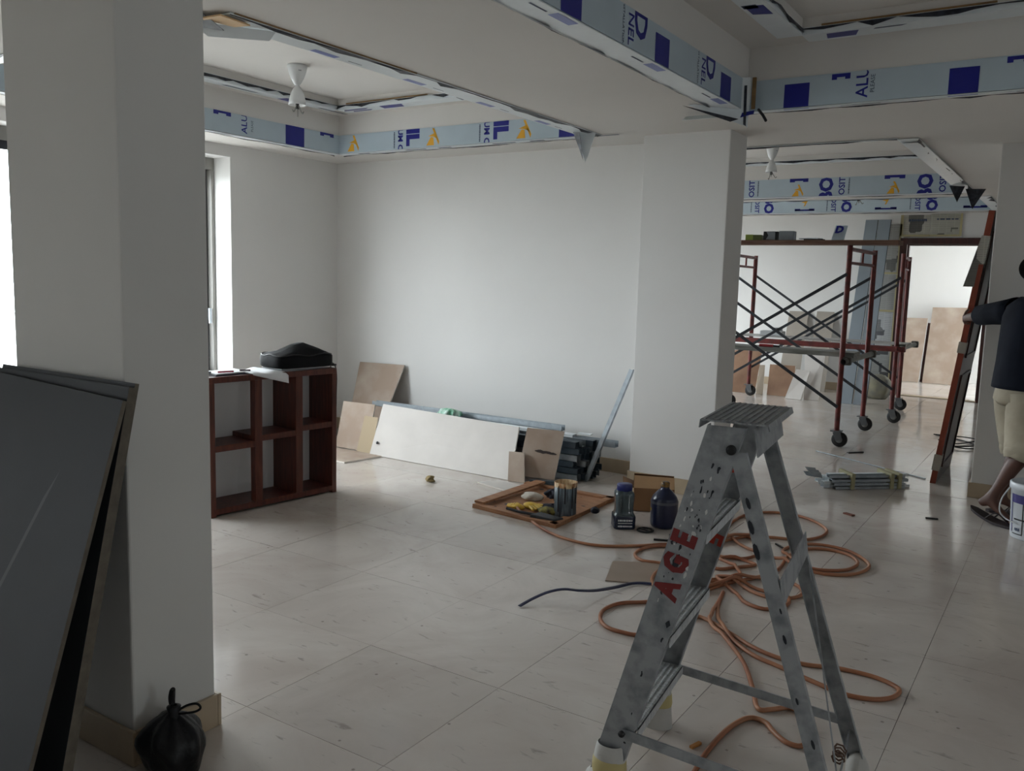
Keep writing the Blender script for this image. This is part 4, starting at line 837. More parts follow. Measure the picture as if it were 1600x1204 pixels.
# ================================================================ scaffold towers
def frame_(t, xa, y0, y1, H=1.79, xb=None):
    r = .024; fr_ = MB(); xb = xa if xb is None else xb
    for x, y, s in ((xa, y0, 1), (xb, y1, -1)):
        fr_.tube([(x, y, .135), (x, y, H)], r, 12)
        yi = y+s*.05
        fr_.tube(smooth_pts([(x, y, .62), (x, y+s*.02, .66), (x, yi, .74), (x, yi, 1.0), (x, yi, H-.05)], 4), .014, 10)
    fr_.tube([(xa, y0, H-.03), (xb, y1, H-.03)], .018, 10); fr_.tube([(xa, y0+.05, H-.15), (xb, y1-.05, H-.15)], .014, 10); fr_.tube([((xa+xb)/2, (y0+y1)/2, H-.15), ((xa+xb)/2, (y0+y1)/2, H-.03)], .012, 8)
    f = fr_.build('frame', redsteel, t)
    for x, y in ((xa, y0), (xb, y1)):
        cs = MB(); cs.box((x, y, .142), (.09, .09, .008)); cs.bar((x+.035, y-.02, .14), (x+.055, y-.02, .07), .05, .006, up=(1, 0, .3)); cs.bar((x-.0, y+.028, .14), (x+.03, y+.028, .065), .06, .005, up=(0, 1, 0)); cs.bar((x-.0, y-.028, .14), (x+.03, y-.028, .065), .06, .005, up=(0, 1, 0))
        c = cs.build('caster_fork', mat('caster_metal', '6a6d70', .4, .7), t)
        Rw = Matrix.Rotation(math.pi/2, 3, 'X')
        MB().lathe([(.03, -.02), (.062, -.02), (.068, -.012), (.068, .012), (.062, .02), (.03, .02)], (x+.03, y, .068), 24, R=Rw).build('wheel', mat('black_rubber', '191a1b', .6), c)
        MB().lathe([(0, -.024), (.03, -.022), (.034, -.01), (.034, .01), (.03, .022), (0, .024)], (x+.03, y, .068), 18, R=Rw).build('hub', mat('hub_grey', '77797a', .5), c)
    return f
def tower(x0, x1, y0, y1, label, sk=0.0):
    t = thing('scaffold_tower', label, 'scaffold', ((x0+x1)/2, (y0+y1)/2, 0), 'scaffold towers')
    frame_(t, x0, y0, y1, xb=x0+sk); frame_(t, x1, y0, y1, xb=x1+sk)
    bm2 = mat('brace_steel', '3a3d42', .45, .6, var=.3, scale=20)
    for y, s, d_ in ((y0, -1, 0), (y1, 1, sk)):
        yy = y+s*.03
        MB().bar((x0+d_, yy, 1.54), (x1+d_, yy, .36), .008, .028).build('cross_brace', bm2, t); MB().bar((x0+d_, yy+s*.012, .36), (x1+d_, yy+s*.012, 1.54), .008, .028).build('cross_brace', bm2, t)
    return t
T1 = tower(-3.60, -1.742, 8.04, 9.14, 'red wheeled scaffold tower nearer the camera behind the pillar')
T2 = tower(-3.40, -1.60, 9.89, 11.0, 'red wheeled scaffold tower further back beside the doorway', -.115)
# clamped pipes
pipe = mat('dull_pipe', '6f716c', .5, .5, var=.2, scale=12)
def clamp_pipe(t, x, y0, y1, z):
    n = 20; m = MB(); m.tube([(x, y0, z), (x, y1, z)], .026, 14, caps=False); m.tube([(x, y0, z), (x, y1, z)], .020, 14, caps=False)
    p = m.build('clamped_pipe', pipe, t)
    for yy in (y0+.13, y1-.13): MB().box((x, yy, z), (.075, .06, .075)).build('coupler', mat('coupler_steel', '57554f', .5, .6), p, bevel=.01)
clamp_pipe(T1, -1.70, 7.92, 9.28, .775); clamp_pipe(T2, -1.55, 9.78, 10.9, .80)
# planks
pk = mat('scaffold_plank', '5f4032', .75, col2='7b6152', scale=4, stretch=(1, 14, 14), detail=6)
tag(MB().bb(-3.75, -1.33, 7.93, 8.15, 1.793, 1.832).build('scaffold_plank', pk, bevel=.003), 'brown wooden plank laid across the top of the nearer scaffold', 'plank', 'scaffold planks')
tag(MB().bb(-3.54, -1.66, 8.12, 8.38, .802, .845).build('scaffold_plank', mat('grey_plank', '6a6c66', .75, col2='8d8f8c', scale=5, stretch=(1, 10, 10))), 'grey plank on the lower level of the nearer scaffold', 'plank', 'scaffold planks')
MB().bb(-3.45, -1.50, 9.79, 9.864, .765, .82).build('ledger_beam', redsteel, T2, bevel=.004)
tag(MB().bb(-3.36, -1.52, 9.97, 10.3, .827, .843).build('scaffold_plank', mat('dusty_board', 'b4b4b1', .8, var=.15, scale=8)), 'white dusty board on the lower level of the further scaffold', 'plank', 'scaffold planks')
# things on the planks
def boxy(name, x0, x1, y0, y1, z0, z1, mt, label, cat, rz=0, grp=None, par=None):
    o = MB().box(((x0+x1)/2, (y0+y1)/2, (z0+z1)/2), (x1-x0, y1-y0, z1-z0), rz).build(name, mt, par, bevel=.002); return tag(o, label, cat, grp) if not par else o
t = thing('carton', 'small lime green carton at the left end of the top plank', 'box', (-2.60, 8.04, 1.832), 'cartons on the top plank')
boxy('carton_body', -2.67, -2.60, 7.98, 8.10, 1.833, 1.885, mat('lime_card', '8fa04a', .6), '', '', .15, None, t); boxy('carton_flap', -2.60, -2.525, 7.985, 8.10, 1.833, 1.883, mat('olive_card', '5f6a3c', .6), '', '', .15, None, t)
t = thing('carton', 'black and grey carton standing in the middle of the top plank', 'box', (-2.40, 8.04, 1.832), 'cartons on the top plank')
boxy('carton_body', -2.50, -2.37, 7.98, 8.10, 1.833, 1.912, mat('black_card', '1b1c1f', .5), '', '', .1, None, t)
MB().slab([(-2.465, 7.962, 1.84), (-2.385, 7.968, 1.835), (-2.385, 7.968, 1.905), (-2.465, 7.962, 1.91), (-2.445, 7.964, 1.875)], .002).build('grey_label', mat('grey_card', '7e858c', .5), t)
tag(boxy('carton', -2.355, -2.225, 7.97, 8.10, 1.833, 1.915, MATS['grey_card'], 'grey carton beside the black one on the top plank', 'box', .1, 'cartons on the top plank'), 'plain grey carton right of the black and grey one on the top plank')
for k, (x, z, r, lab) in enumerate(((-2.05, 1.838, .25, 'lower thin offcut lying on the top plank'), (-2.08, 1.848, -.2, 'upper thin grey offcut lying on the top plank'))):
    tag(MB().box((x, 8.03, z), (.18, .1, .008), r).build('thin_offcut', (dark, steel)[k]), lab, 'offcut', 'offcuts on the top plank')
o = MB().slab([(-1.895, 7.99, 1.833), (-1.79, 8.0, 1.833), (-1.775, 8.05, 1.962), (-1.875, 8.04, 1.965)], .005).build('panel_offcut', film); tag(o, 'small pale panel offcut with a blue D standing on the top plank', 'panel offcut')
MB().text('D', .09, frame((-1.832, 8.019, 1.925), (.1, .01, .01), (.015, .04, .13)) if False else frame((-1.836, 8.017, 1.925), (1, .09, .05), (.12, .37, .92)), 0, .005).build('film_print', blue, o)
t = thing('hand_tool', 'red and black hand tool lying on the grey lower plank', 'tool', (-2.42, 8.15, .845)); MB().tube([(-2.52, 8.15, .860), (-2.39, 8.15, .860)], .014, 10).build('grip', mat('red_grip', 'a02a30', .4), t); MB().tube([(-2.39, 8.15, .860), (-2.33, 8.15, .858)], .009, 8).build('tool_head', dark, t)
t = thing('trowel_box', 'white plastic tool tray on the dusty board of the further scaffold', 'tray', (-2.95, 10.1, .843)); MB().box((-2.98, 10.1, .8715), (.26, .14, .055)).build('tray', mat('tray_white', 'b9bdbf', .5), t, bevel=.01); MB().box((-2.93, 10.1, .918), (.12, .06, .04), .3).build('tool', steel, t)

# ================================================================ far bay: panels, boards, newspapers
for k, (x, lab) in enumerate(((-2.40, 'tall grey composite panel strip leaning left of its twin'), (-2.238, 'tall grey composite panel strip leaning beside the newspapers'))):
    dx = -.13; o = MB().slab([(x, 11.1, .003), (x+.15, 11.1, .003), (x+.15+dx+.02, 12.42, 2.325), (x+dx+.015, 12.42, 2.325)], .006).build('composite_panel', mat('grey_panel', '8d979f', .35, var=.06, scale=3)); tag(o, lab, 'panel', 'tall composite panels')
    MB().bar((x+.151, 11.1, .01), (x+.151+dx+.02, 12.42, 2.32), .006, .012, up=(0, -1, 0)).build('dark_edge', dark, o)
def fb(q, mt, lab, t=.012, name='gypsum_board'): return board(name, q, t, mt, lab, 'board', 'boards behind the scaffold')
brn = mat('dark_brown_board', '80614c', .75, col2='93745c', scale=4); fb([(-3.92, 11.16, .004), (-3.50, 11.22, .004), (-3.50, 11.46, .555), (-3.95, 11.42, .54)], brn, 'dark brown board leaning at the left end behind the scaffold')
fb([(-3.47, 11.18, .004), (-3.38, 11.19, .004), (-3.43, 11.38, .375), (-3.50, 11.38, .37)], mat('beige_board', '9a8d7d', .8), 'narrow beige board between two brown boards behind the scaffold')
fb([(-3.33, 11.20, .004), (-2.98, 11.20, .004), (-3.04, 11.40, .392), (-3.37, 11.40, .388)], brn, 'dark brown board in the middle behind the scaffold')
fb([(-3.05, 11.04, .004), (-2.845, 11.02, .004), (-2.80, 11.19, .36), (-2.97, 11.19, .37)], gyp_w, 'small slanting white board in front of the brown one')
fb([(-2.83, 11.10, .004), (-2.655, 11.12, .004), (-2.68, 11.42, .57), (-2.935, 11.42, .56)], gyp_w, 'white board standing next to the small slanting one')
lbg = mat('grey_beige_board', '9c948a', .8, var=.1, scale=4)
fb([(-3.46, 12.1, .004), (-3.18, 12.1, .004), (-3.19, 12.46, 1.07), (-3.455, 12.46, 1.07)], lbg, 'tall beige board leaning on the far wall left of the other')
fb([(-3.08, 12.1, .004), (-2.82, 12.1, .004), (-2.84, 12.46, 1.08), (-3.075, 12.46, 1.08)], lbg, 'tall beige board leaning on the far wall right of the other')
# newspaper masking: print made in the material, headings as lettering
def newsmat(name, seed, tone):
    m = bpy.data.materials.new(name); m.use_nodes = True; nt = m.node_tree; b = nt.nodes['Principled BSDF']; b.inputs['Roughness'].default_value = .85
    tc = nt.nodes.new('ShaderNodeTexCoord'); mp = nt.nodes.new('ShaderNodeMapping'); mp.inputs['Location'].default_value = (seed*.37, 0, seed*.71); nt.links.new(tc.outputs['Object'], mp.inputs[0])
    sep = nt.nodes.new('ShaderNodeSeparateXYZ'); nt.links.new(mp.outputs[0], sep.inputs[0])
    cx = nt.nodes.new('ShaderNodeCombineXYZ'); nt.links.new(sep.outputs[0], cx.inputs[0]); nt.links.new(sep.outputs[2], cx.inputs[1])
    br = nt.nodes.new('ShaderNodeTexBrick'); br.inputs['Scale'].default_value = 1.0; br.inputs['Brick Width'].default_value = .09; br.inputs['Row Height'].default_value = .012; br.inputs['Mortar Size'].default_value = .003; br.offset = 0
    br.inputs['Color1'].default_value = (.16, .16, .16, 1); br.inputs['Color2'].default_value = (.25, .25, .25, 1); br.inputs['Mortar'].default_value = (*lin(tone), 1); nt.links.new(cx.outputs[0], br.inputs['Vector'])
    vb = nt.nodes.new('ShaderNodeTexVoronoi'); vb.distance = 'CHEBYCHEV'; vb.inputs['Scale'].default_value = 6.5; vb.inputs['Randomness'].default_value = .8; nt.links.new(cx.outputs[0], vb.inputs['Vector'])
    sc = nt.nodes.new('ShaderNodeSeparateColor'); nt.links.new(vb.outputs['Color'], sc.inputs[0])
    bl = nt.nodes.new('ShaderNodeValToRGB'); bl.color_ramp.interpolation = 'CONSTANT'; bl.color_ramp.elements[0].color = (1, 1, 1, 1); bl.color_ramp.elements[1].position = .72; bl.color_ramp.elements[1].color = (.3, .3, .3, 1); e3 = bl.color_ramp.elements.new(.88); e3.color = (.12, .12, .14, 1); nt.links.new(sc.outputs[0], bl.inputs[0])
    lt = nt.nodes.new('ShaderNodeMix'); lt.data_type = 'RGBA'; lt.inputs[0].default_value = .4; lt.inputs[7].default_value = (*lin(tone), 1); nt.links.new(br.outputs['Color'], lt.inputs[6])
    mu = nt.nodes.new('ShaderNodeMix'); mu.data_type = 'RGBA'; mu.blend_type = 'MULTIPLY'; mu.inputs[0].default_value = .85; nt.links.new(lt.outputs[2], mu.inputs[6]); nt.links.new(bl.outputs['Color'], mu.inputs[7]); nt.links.new(mu.outputs[2], b.inputs['Base Color'])
    return m
NEWS = [('sheet taped above the door frame, left half', -2.07, -1.735, 2.112, 2.385, 'b9b5a8'), ('sheet taped above the door frame, right half', -1.73, -1.375, 2.112, 2.395, 'a9a79a'),
        ('taped to the wall beside the door frame, uppermost', -2.33, -2.08, 1.62, 2.27, 'aaa9a3'), ('taped to the wall beside the door frame, third from the floor', -2.32, -2.08, 1.12, 1.61, '9b9b98'),
        ('taped to the wall beside the door frame, second from the floor', -2.33, -2.08, .62, 1.11, 'b0b3b5'), ('taped to the wall beside the door frame, lowest', -2.34, -2.08, .10, .61, '8f9290')]
tp = mat('pale_masking_tape', 'aaa07a', .7)
for k, (lab, x0, x1, z0, z1, tone) in enumerate(NEWS):
    m = MB(); n = 6; random.seed(k); vs = []
    for i in range(n+1):
        for j in range(n+1): vs.append((x0+(x1-x0)*i/n, 12.494-random.uniform(.0, .012)*(0 < i < n and 0 < j < n), z0+(z1-z0)*j/n))
    m.add(vs, [(i*(n+1)+j, (i+1)*(n+1)+j, (i+1)*(n+1)+j+1, i*(n+1)+j+1) for i in range(n) for j in range(n)], 0, True)
    o = m.build('newspaper_sheet', newsmat(f'newsprint_{k}', k, tone)); tag(o, 'grey newspaper '+lab, 'newspaper', 'newspaper masking')
    MB().bb(x0-.008, x1+.006, 12.476, 12.479, z0-.008, z0+.018).build('masking_tape', tp, o)
    MB().bb((x1-.012, x0-.02)[k < 1], (x1+.015, x0+.015)[k < 1], 12.474, 12.477, z0, z1).build('masking_tape', tp, o)
    if k < 2: MB().dashes((.22, .26)[k], (.03, .02)[k], frame(((x0+x1)/2+.02, 12.472, z1-.07), (1, 0, 0), (0, 0, 1)), (9, 5)[k], 0, k).build('headline_print', ink, o)
tag(MB().slab([(-2.45, 12.485, 1.95), (-2.33, 12.485, 2.20), (-2.335, 12.485, 2.26), (-2.47, 12.485, 1.93)], .003).build('tape_strip', tp), 'diagonal tape strip on the wall left of the newspapers', 'tape')
m = MB(); lump(m, (-2.12, 11.95, .14), .17, .14, .18, 43, n=26, k=14, amp=.45); o = m.build('cement_sack', mat('sack_paper', '77766f', .85, col2='96927c', scale=7, bump=.5, bscale=14)); tag(o, 'slumped grey sack under the newspapers beside the doorway', 'sack')
# boards in the room beyond
fbb = lambda q, mt, lab, t=.012: board('gypsum_board', q, t, mt, lab, 'board', 'boards beyond the doorway')
fbb([(-2.30, 14.45, .004), (-1.99, 14.45, .004), (-1.97, 14.75, .98), (-2.30, 14.75, .975)], gyp_b, 'brown gypsum board at the left beyond the doorway')
fbb([(-1.935, 14.45, .004), (-1.36, 14.45, .004), (-1.33, 14.8, 1.165), (-1.92, 14.8, 1.15)], gyp_b, 'large brown gypsum board at the right beyond the doorway')
tag(MB().bar((-1.965, 14.6, .004), (-1.955, 14.9, .9), .05, .03, up=(0, -1, 0)).build('timber_post', frm), 'dark timber standing between the two brown boards beyond the doorway', 'timber')

# ================================================================ door leaf leaning on the right pillar
t = thing('door_leaf', 'red-brown door leaf leaning against the right pillar, edge wrapped in newspaper', 'door', (-.79, 7.4, 0))
DA, DB = Vector((-.785, 6.98, .003)), Vector((-.562, 6.98, 1.985)); DW = Vector((0, .86, 0)); dn = (DB-DA).cross(DW).normalized(); dn = dn if dn.x > 0 else -dn
q = [DA, DA+DW, DB+DW, DB]
o = MB().slab(q, .04).build('leaf', mat('door_varnish', '4a2a24', .3, col2='3a201c', scale=3, stretch=(10, 10, 1)), t)
ctr = (DA+DB)/2+DW/2
e2 = MB().slab([DA-Vector((.000, .003, 0))-dn*.04*0, DB-Vector((0, .003, 0)), DB-dn*.0-Vector((.04, .003, 0)), DA-Vector((.04, .003, 0))], .003).build('lipping', mat('raw_door_edge', '8a3a22', .5, var=.2, scale=8), t)
dl = (DB-DA).normalized(); sd = -1 if (o.data.polygons[0].normal.x > 0) else 1
for (u0, u1, w0, w1) in ((.12, .8, .12, .74), (.95, 1.85, .12, .74)):
    mm_ = MB(); base = DA+dn*.002
    P4 = [base+dl*u0+Vector((0, w0, 0)), base+dl*u0+Vector((0, w1, 0)), base+dl*u1+Vector((0, w1, 0)), base+dl*u1+Vector((0, w0, 0))]
    for a, b_ in zip(P4, P4[1:]+P4[:1]): mm_.bar(a+dn*.003, b_+dn*.003, .02, .012, up=dn)
    mm_.build('panel_moulding', MATS['door_varnish'], t)
npm = newsmat('newsprint_door', 9, 'b5b3a8')
for u0, u1, nm in ((.10, .22, 'tape_wrap'), (.98, 1.06, 'tape_wrap'), (1.62, 1.82, 'newspaper_wrap')):
    a, b_ = DA+dl*u0+Vector((-.021, -.0, 0)), DA+dl*u1+Vector((-.021, -.0, 0))
    MB().bar(a+Vector((0, .03, 0)), b_+Vector((0, .03, 0)), .052, .085, up=(0, 1, 0)).build(nm, npm if nm[0] == 'n' else mat('clear_tape', '9a948a', .3), t)
m = MB(); m.slab([DA+dl*1.46+Vector((-.10, -.004, 0)), DA+dl*1.46+Vector((-.03, -.006, 0)), DA+dl*1.82+Vector((-.03, -.006, 0)), DA+dl*1.82+Vector((-.05, -.004, 0))], .02); m.build('newspaper_wrap', npm, t)

# ================================================================ floor clutter in the middle distance
t = thing('metal_strip_bundle', 'bundle of folded metal strips bound with yellow tape on the floor', 'bundle', (-1.2, 6.55, 0))
random.seed(8); B0, B1 = Vector((-1.42, 6.33, 0)), Vector((-.98, 6.72, 0)); bd = (B1-B0).normalized(); bn = Vector((-bd.y, bd.x, 0))
for k in range(11):
    r, c = divmod(k, 3); off = bn*(c*.055-.05+random.uniform(-.01, .01)); z = .012+r*.026
    a = B0+bd*random.uniform(-.05, .04)+off+Vector((0, 0, z)); b_ = B1+bd*random.uniform(-.03, .05)+off+Vector((0, 0, z+random.uniform(-.003, .003)))
    channel(MB(), a, b_, .045, .02, .002, open_up=k % 2).build('metal_strip', filmw if k % 3 else steel, t)
for s in (.16, .46, .52):
    c = B0+bd*s+Vector((0, 0, .06)); MB().box(c, (.026, .185, .112), math.atan2(bd.y, bd.x)).build('tape_band', mat('yellow_tape', '9f9a78', .6), t)
m = MB()
for k in range(5):
    c = B0+bd*(-.05)+bn*random.uniform(-.06, .08)+Vector((0, 0, random.uniform(.02, .1)))
    MB().slab([c, c-bd*.06+bn*.02+Vector((0, 0, .01)), c-bd*.07+bn*.05+Vector((0, 0, .035)), c+bn*.03+Vector((0, 0, .03))], .002).build('bent_end', steel, t)
tag(MB().tube([(-1.82, 7.67, .006), (-.87, 7.10, .006)], .005, 6).build('thin_rod', steel), 'thin metal rod lying on the floor towards the leaning door', 'rod')
for k, (a, b_, w, mt, lab) in enumerate((((-1.58, 7.78), (-1.48, 7.90), .025, dark, 'long dark splinter on the floor near the scaffold wheel'), ((-.70, 5.87), (-.63, 5.885), .015, dark, 'small dark stick on the bright floor patch'), ((-1.14, 5.66), (-1.08, 5.625), .03, mat('red_chip', '6e4030', .7), 'reddish chip on the floor before the strip bundle'), ((-1.30, 4.72), (-1.24, 4.66), .01, dark, 'thin black wire end between the hose loops'))):
    tag(MB().bar((*a, .005), (*b_, .006), w, .008).build('floor_scrap', mt), lab, 'scrap', 'scraps on the floor')
cm = mat('black_cable', '151618', .5)
t = thing('power_cables', 'tangle of thin black cables on the floor behind the leaning door', 'cable', (-.8, 9.0, 0))
for k, pts in enumerate((((-1.09, 9.34), (-.90, 9.22), (-.75, 9.05), (-.62, 8.75), (-.5, 8.7)), ((-.97, 8.79), (-.82, 8.95), (-.70, 9.2), (-.5, 9.15)), ((-1.02, 9.0), (-.88, 8.72), (-.72, 8.68), (-.55, 8.9)), ((-1.10, 9.28), (-.95, 9.3), (-.75, 9.28), (-.5, 9.0)), ((-.9, 8.62), (-.75, 8.75), (-.62, 9.0), (-.5, 9.25)))):
    MB().tube(smooth_pts([(*p, .007+.004*k) for p in pts], 6), .006, 6).build('cable', cm, t)

# ================================================================ paint bucket
t = thing('paint_bucket', 'white plastic paint bucket with blue label beside the worker', 'bucket', (-.12, 5.78, 0))
c = (-.115, 5.80, .001)
MB().lathe([(0, 0), (.118, 0), (.121, .01), (.136, .29), (.144, .292), (.144, .325), (.138, .33), (.134, .33), (.130, .29), (.114, .015), (0, .015)], c, 36).build('bucket_body', mat('bucket_white', 'c9ced4', .4), t)
ring_r = lambda z: .1205+.0155*z/.29+.0022
def wrap(a0, a1, z0, z1, mt, name):
    n = 10; vs = []
    for i in range(n+1):
        a = a0+(a1-a0)*i/n
        for z in (z0, z1): vs.append((c[0]+ring_r(z)*math.cos(a)*1.004, c[1]+ring_r(z)*math.sin(a)*1.004, z))
    return MB().add(vs, [(2*i, 2*i+2, 2*i+3, 2*i+1) for i in range(n)], 0, True).build(name, mt, t)
wrap(3.6, 5.6, .215, .265, mat('label_purple', '2a2468', .5), 'label_band'); wrap(3.6, 3.66, .04, .215, MATS['label_purple'], 'label_edge'); wrap(4.22, 4.26, .03, .215, dark, 'label_line'); wrap(3.8, 5.2, .115, .124, dark, 'label_line'); wrap(3.7, 4.26, .03, .036, dark, 'label_line')
m = MB(); a_ = 4.0; m.dashes(.035, .02, frame((c[0]+ring_r(.06)*math.cos(a_)*1.012, c[1]+ring_r(.06)*math.sin(a_)*1.012, .06), (-math.sin(a_), math.cos(a_), 0), (.05*math.cos(a_), .05*math.sin(a_), 1)), 3); m.build('label_print', ink, t)
MB().tube(smooth_pts([(c[0]-.14, c[1]-.03, .29), (c[0]-.175, c[1]-.05, .22), (c[0]-.18, c[1]-.06, .15), (c[0]-.15, c[1]-.06, .11), (c[0]-.10, c[1]-.105, .10)], 6), .004, 6).build('wire_handle', mat('handle_white', 'b9bcbe', .4), t)
# ================================================================ the worker at the right edge
PC = Vector((-.255, 6.18, 0)); f = Vector((.85, .5, 0)).normalized(); l = Vector((-f.y, f.x, 0))     # facing direction, his left
Z = Vector((0, 0, 1)); bp = lambda a, b, z: PC+f*a+l*b+Z*z
t = thing('person', 'person in navy t-shirt and rolled khaki shorts reaching out to hold the leaning door', 'person', (PC.x, PC.y, 0))
verts, edges, rad = [], [], []
def vtx(p, r, prev=None):
    verts.append(Vector(p)); rad.append(r if isinstance(r, tuple) else (r, r)); i = len(verts)-1
    if prev is not None: edges.append((prev, i))
    return i
pel = vtx(bp(0, 0, .88), (.13, .10)); sp = vtx(bp(0, 0, 1.05), (.12, .09), pel); ch = vtx(bp(.0, 0, 1.24), (.13, .095), sp); nk = vtx(bp(.01, 0, 1.375), .055, ch); nk2 = vtx(bp(.025, 0, 1.43), .052, nk)
hd = vtx(bp(.04, 0, 1.50), (.078, .085), nk2); hd2 = vtx(bp(.035, 0, 1.57), (.078, .09), hd); hd3 = vtx(bp(.025, 0, 1.615), .05, hd2)
hand_l = Vector((-.685, 6.935, 1.225))
def arm(sgn, el, wr_):
    s = vtx(bp(0, sgn*.165, 1.325), .055, ch); s2 = vtx(bp(0, sgn*.165, 1.325)*.55+Vector(el)*.45, .044, s); e = vtx(el, .037, s2); m_ = vtx(Vector(el)*.5+Vector(wr_)*.5, .034, e); w = vtx(wr_, .024, m_); return w
def hand(w, wp, d, side, pal, curl):
    d, side, pal = Vector(d).normalized(), Vector(side).normalized(), Vector(pal).normalized()
    p1 = vtx(wp+d*.045, (.030, .018), w); 
    for k, (o, ln) in enumerate(((-.030, .066), (-.010, .078), (.011, .074), (.030, .058))):
        b0 = vtx(wp+d*.085+side*o, .0095, p1); q = wp+d*.085+side*o; i = b0; dd = d
        for s_ in range(3):
            dd = (dd+pal*curl[s_]).normalized(); q = q+dd*(ln*(.42, .33, .25)[s_]); i = vtx(q, (.0088, .0082, .007)[s_], i)
    q = wp+d*.03-side*.03; i = vtx(q, .0105, p1)
    for s_ in range(2): q = q+(d*.7-side*.5+pal*(.5 if s_ else .25)).normalized()*.03; i = vtx(q, (.0095, .008)[s_], i)
EL = Vector((-.570, 6.585, 1.262)); wl = arm(1, EL, hand_l-Vector((-.012, .088, -.01)))
hand(wl, hand_l-Vector((-.012, .088, -.01)), (-.15, .95, -.1), (.1, .1, -1), (.9, -.2, 0), (.25, .7, .8))
wr2 = arm(-1, bp(.12, -.24, 1.09), bp(.33, -.20, 1.06))
hand(wr2, bp(.33, -.20, 1.06), f, (-l*1.0+Z*.2), -Z, (.2, .4, .4))
def leg(hip, knee, ank, heel, ball, toe):
    h = vtx(hip, .085, pel); th_ = vtx(Vector(hip)*.5+Vector(knee)*.5, .07, h); k = vtx(knee, .052, th_); cf = vtx(Vector(knee)*.68+Vector(ank)*.32+Vector((-.012, 0, 0)), .052, k); sh_ = vtx(Vector(knee)*.3+Vector(ank)*.7, .036, cf); a = vtx(ank, .033, sh_)
    he = vtx(heel, .030, a); b = vtx(ball, (.036, .022), a)
    for k2, o in enumerate((-.028, -.013, .0, .013, .026)):
        dr = (Vector(toe)-Vector(ball)); sd_ = dr.cross(Z).normalized(); vtx(Vector(ball)+dr*(1.0-.06*k2)+sd_*o*-1.0, .0105, b)
# near leg: knee forward, heel lifted; far leg: planted
leg(bp(-.01, -.085, .83), (-.195, 6.03, .475), (-.372, 6.035, .150), (-.425, 6.045, .105), (-.285, 5.985, .055), (-.215, 5.955, .036))
leg(bp(-.01, .085, .83), (-.235, 6.30, .475), (-.335, 6.325, .105), (-.375, 6.325, .055), (-.235, 6.33, .045), (-.155, 6.335, .034))
me = bpy.data.meshes.new('body'); me.from_pydata([tuple(v-Vector((PC.x, PC.y, 0))) for v in verts], edges, []); me.materials.append(skin)
o = bpy.data.objects.new('body', me); COL.objects.link(o); o.parent = t
sk = o.modifiers.new('skin', 'SKIN'); sk.use_smooth_shade = True; sk.branch_smoothing = .6
for i, r in enumerate(rad): me.skin_vertices[0].data[i].radius = r
me.skin_vertices[0].data[0].use_root = True
ss = o.modifiers.new('sub', 'SUBSURF'); ss.levels = 2; ss.render_levels = 2
# lofted clothing
def loft(m, rings, n=28, mi=0, cap=False):
    vs = []
    for (c_, a1, a2, ph) in rings:
        for k in range(n):
            a = 2*math.pi*k/n; w = 1+.03*math.sin(3*a+ph)+.02*math.sin(7*a+ph*1.7)
            vs.append(Vector(c_)+Vector(a1)*(math.cos(a)*w)+Vector(a2)*(math.sin(a)*w))
    m.add(vs, [(i*n+k, i*n+(k+1) % n, (i+1)*n+(k+1) % n, (i+1)*n+k) for i in range(len(rings)-1) for k in range(n)], mi, True)
    return m
def path_rings(P, R, up=(0, 0, 1)):
    out = []; P = [Vector(p) for p in P]
    for i, p in enumerate(P):
        d = (P[min(i+1, len(P)-1)]-P[max(i-1, 0)]).normalized(); x = d.cross(Vector(up)).normalized()
        if x.length < .1: x = Vector((1, 0, 0))
        y = x.cross(d); r = R[i] if isinstance(R[i], tuple) else (R[i], R[i]); out.append((p, x*r[0], y*r[1], i*.9))
    return out
navy = mat('navy_jersey', '0c101a', .9, col2='121722', scale=8, bump=.25, bscale=9, spec=.15)
m = MB()
loft(m, [(bp(.0, 0, .835), l*.215, f*.165, 0), (bp(0, 0, .86), l*.212, f*.162, .6), (bp(0, 0, 1.0), l*.203, f*.15, 1.2), (bp(0, 0, 1.15), l*.205, f*.142, 1.8), (bp(0, 0, 1.27), l*.205, f*.135, 2.4), (bp(0, 0, 1.335), l*.185, f*.115, 2.4), (bp(.005, 0, 1.372), l*.12, f*.09, 2.4), (bp(.01, 0, 1.395), l*.07, f*.07, 2.4)])
sl = bp(0, .13, 1.31); el = EL
loft(m, path_rings([sl, sl*.7+el*.3, sl*.4+el*.6, sl*.08+el*.92], [(.10, .085), (.088, .075), (.078, .068), (.076, .064)]))
sr = bp(0, -.13, 1.31); er = bp(.12, -.24, 1.09)
loft(m, path_rings([sr, sr*.65+er*.35, sr*.35+er*.65], [(.09, .085), (.08, .078), (.082, .076)], up=f))
o = m.build('t_shirt', navy, t); o.modifiers.new('thick', 'SOLIDIFY').thickness = .004
kh = mat('khaki_twill', 'a89f8c', .85, col2='8f8674', scale=5, bump=.3, bscale=10)
m = MB()
loft(m, [(bp(0, 0, .93), l*.165, f*.125, 0), (bp(0, 0, .86), l*.18, f*.14, .5), (bp(-.01, 0, .76), l*.185, f*.145, 1), (bp(-.01, 0, .73), l*.15, f*.12, 1)])
for hip, kn in ((bp(-.01, -.085, .80), Vector((-.21, 6.035, .43))), (bp(-.01, .085, .80), Vector((-.248, 6.302, .43)))):
    loft(m, path_rings([hip, hip*.7+kn*.3, hip*.4+kn*.6, hip*.15+kn*.85, kn, kn+Vector((-.004, 0, -.012))], [(.115, .11), (.115, .11), (.108, .105), (.108, .104), (.112, .108), (.098, .094)], up=f))
o = m.build('shorts', kh, t); o.modifiers.new('thick', 'SOLIDIFY').thickness = .004
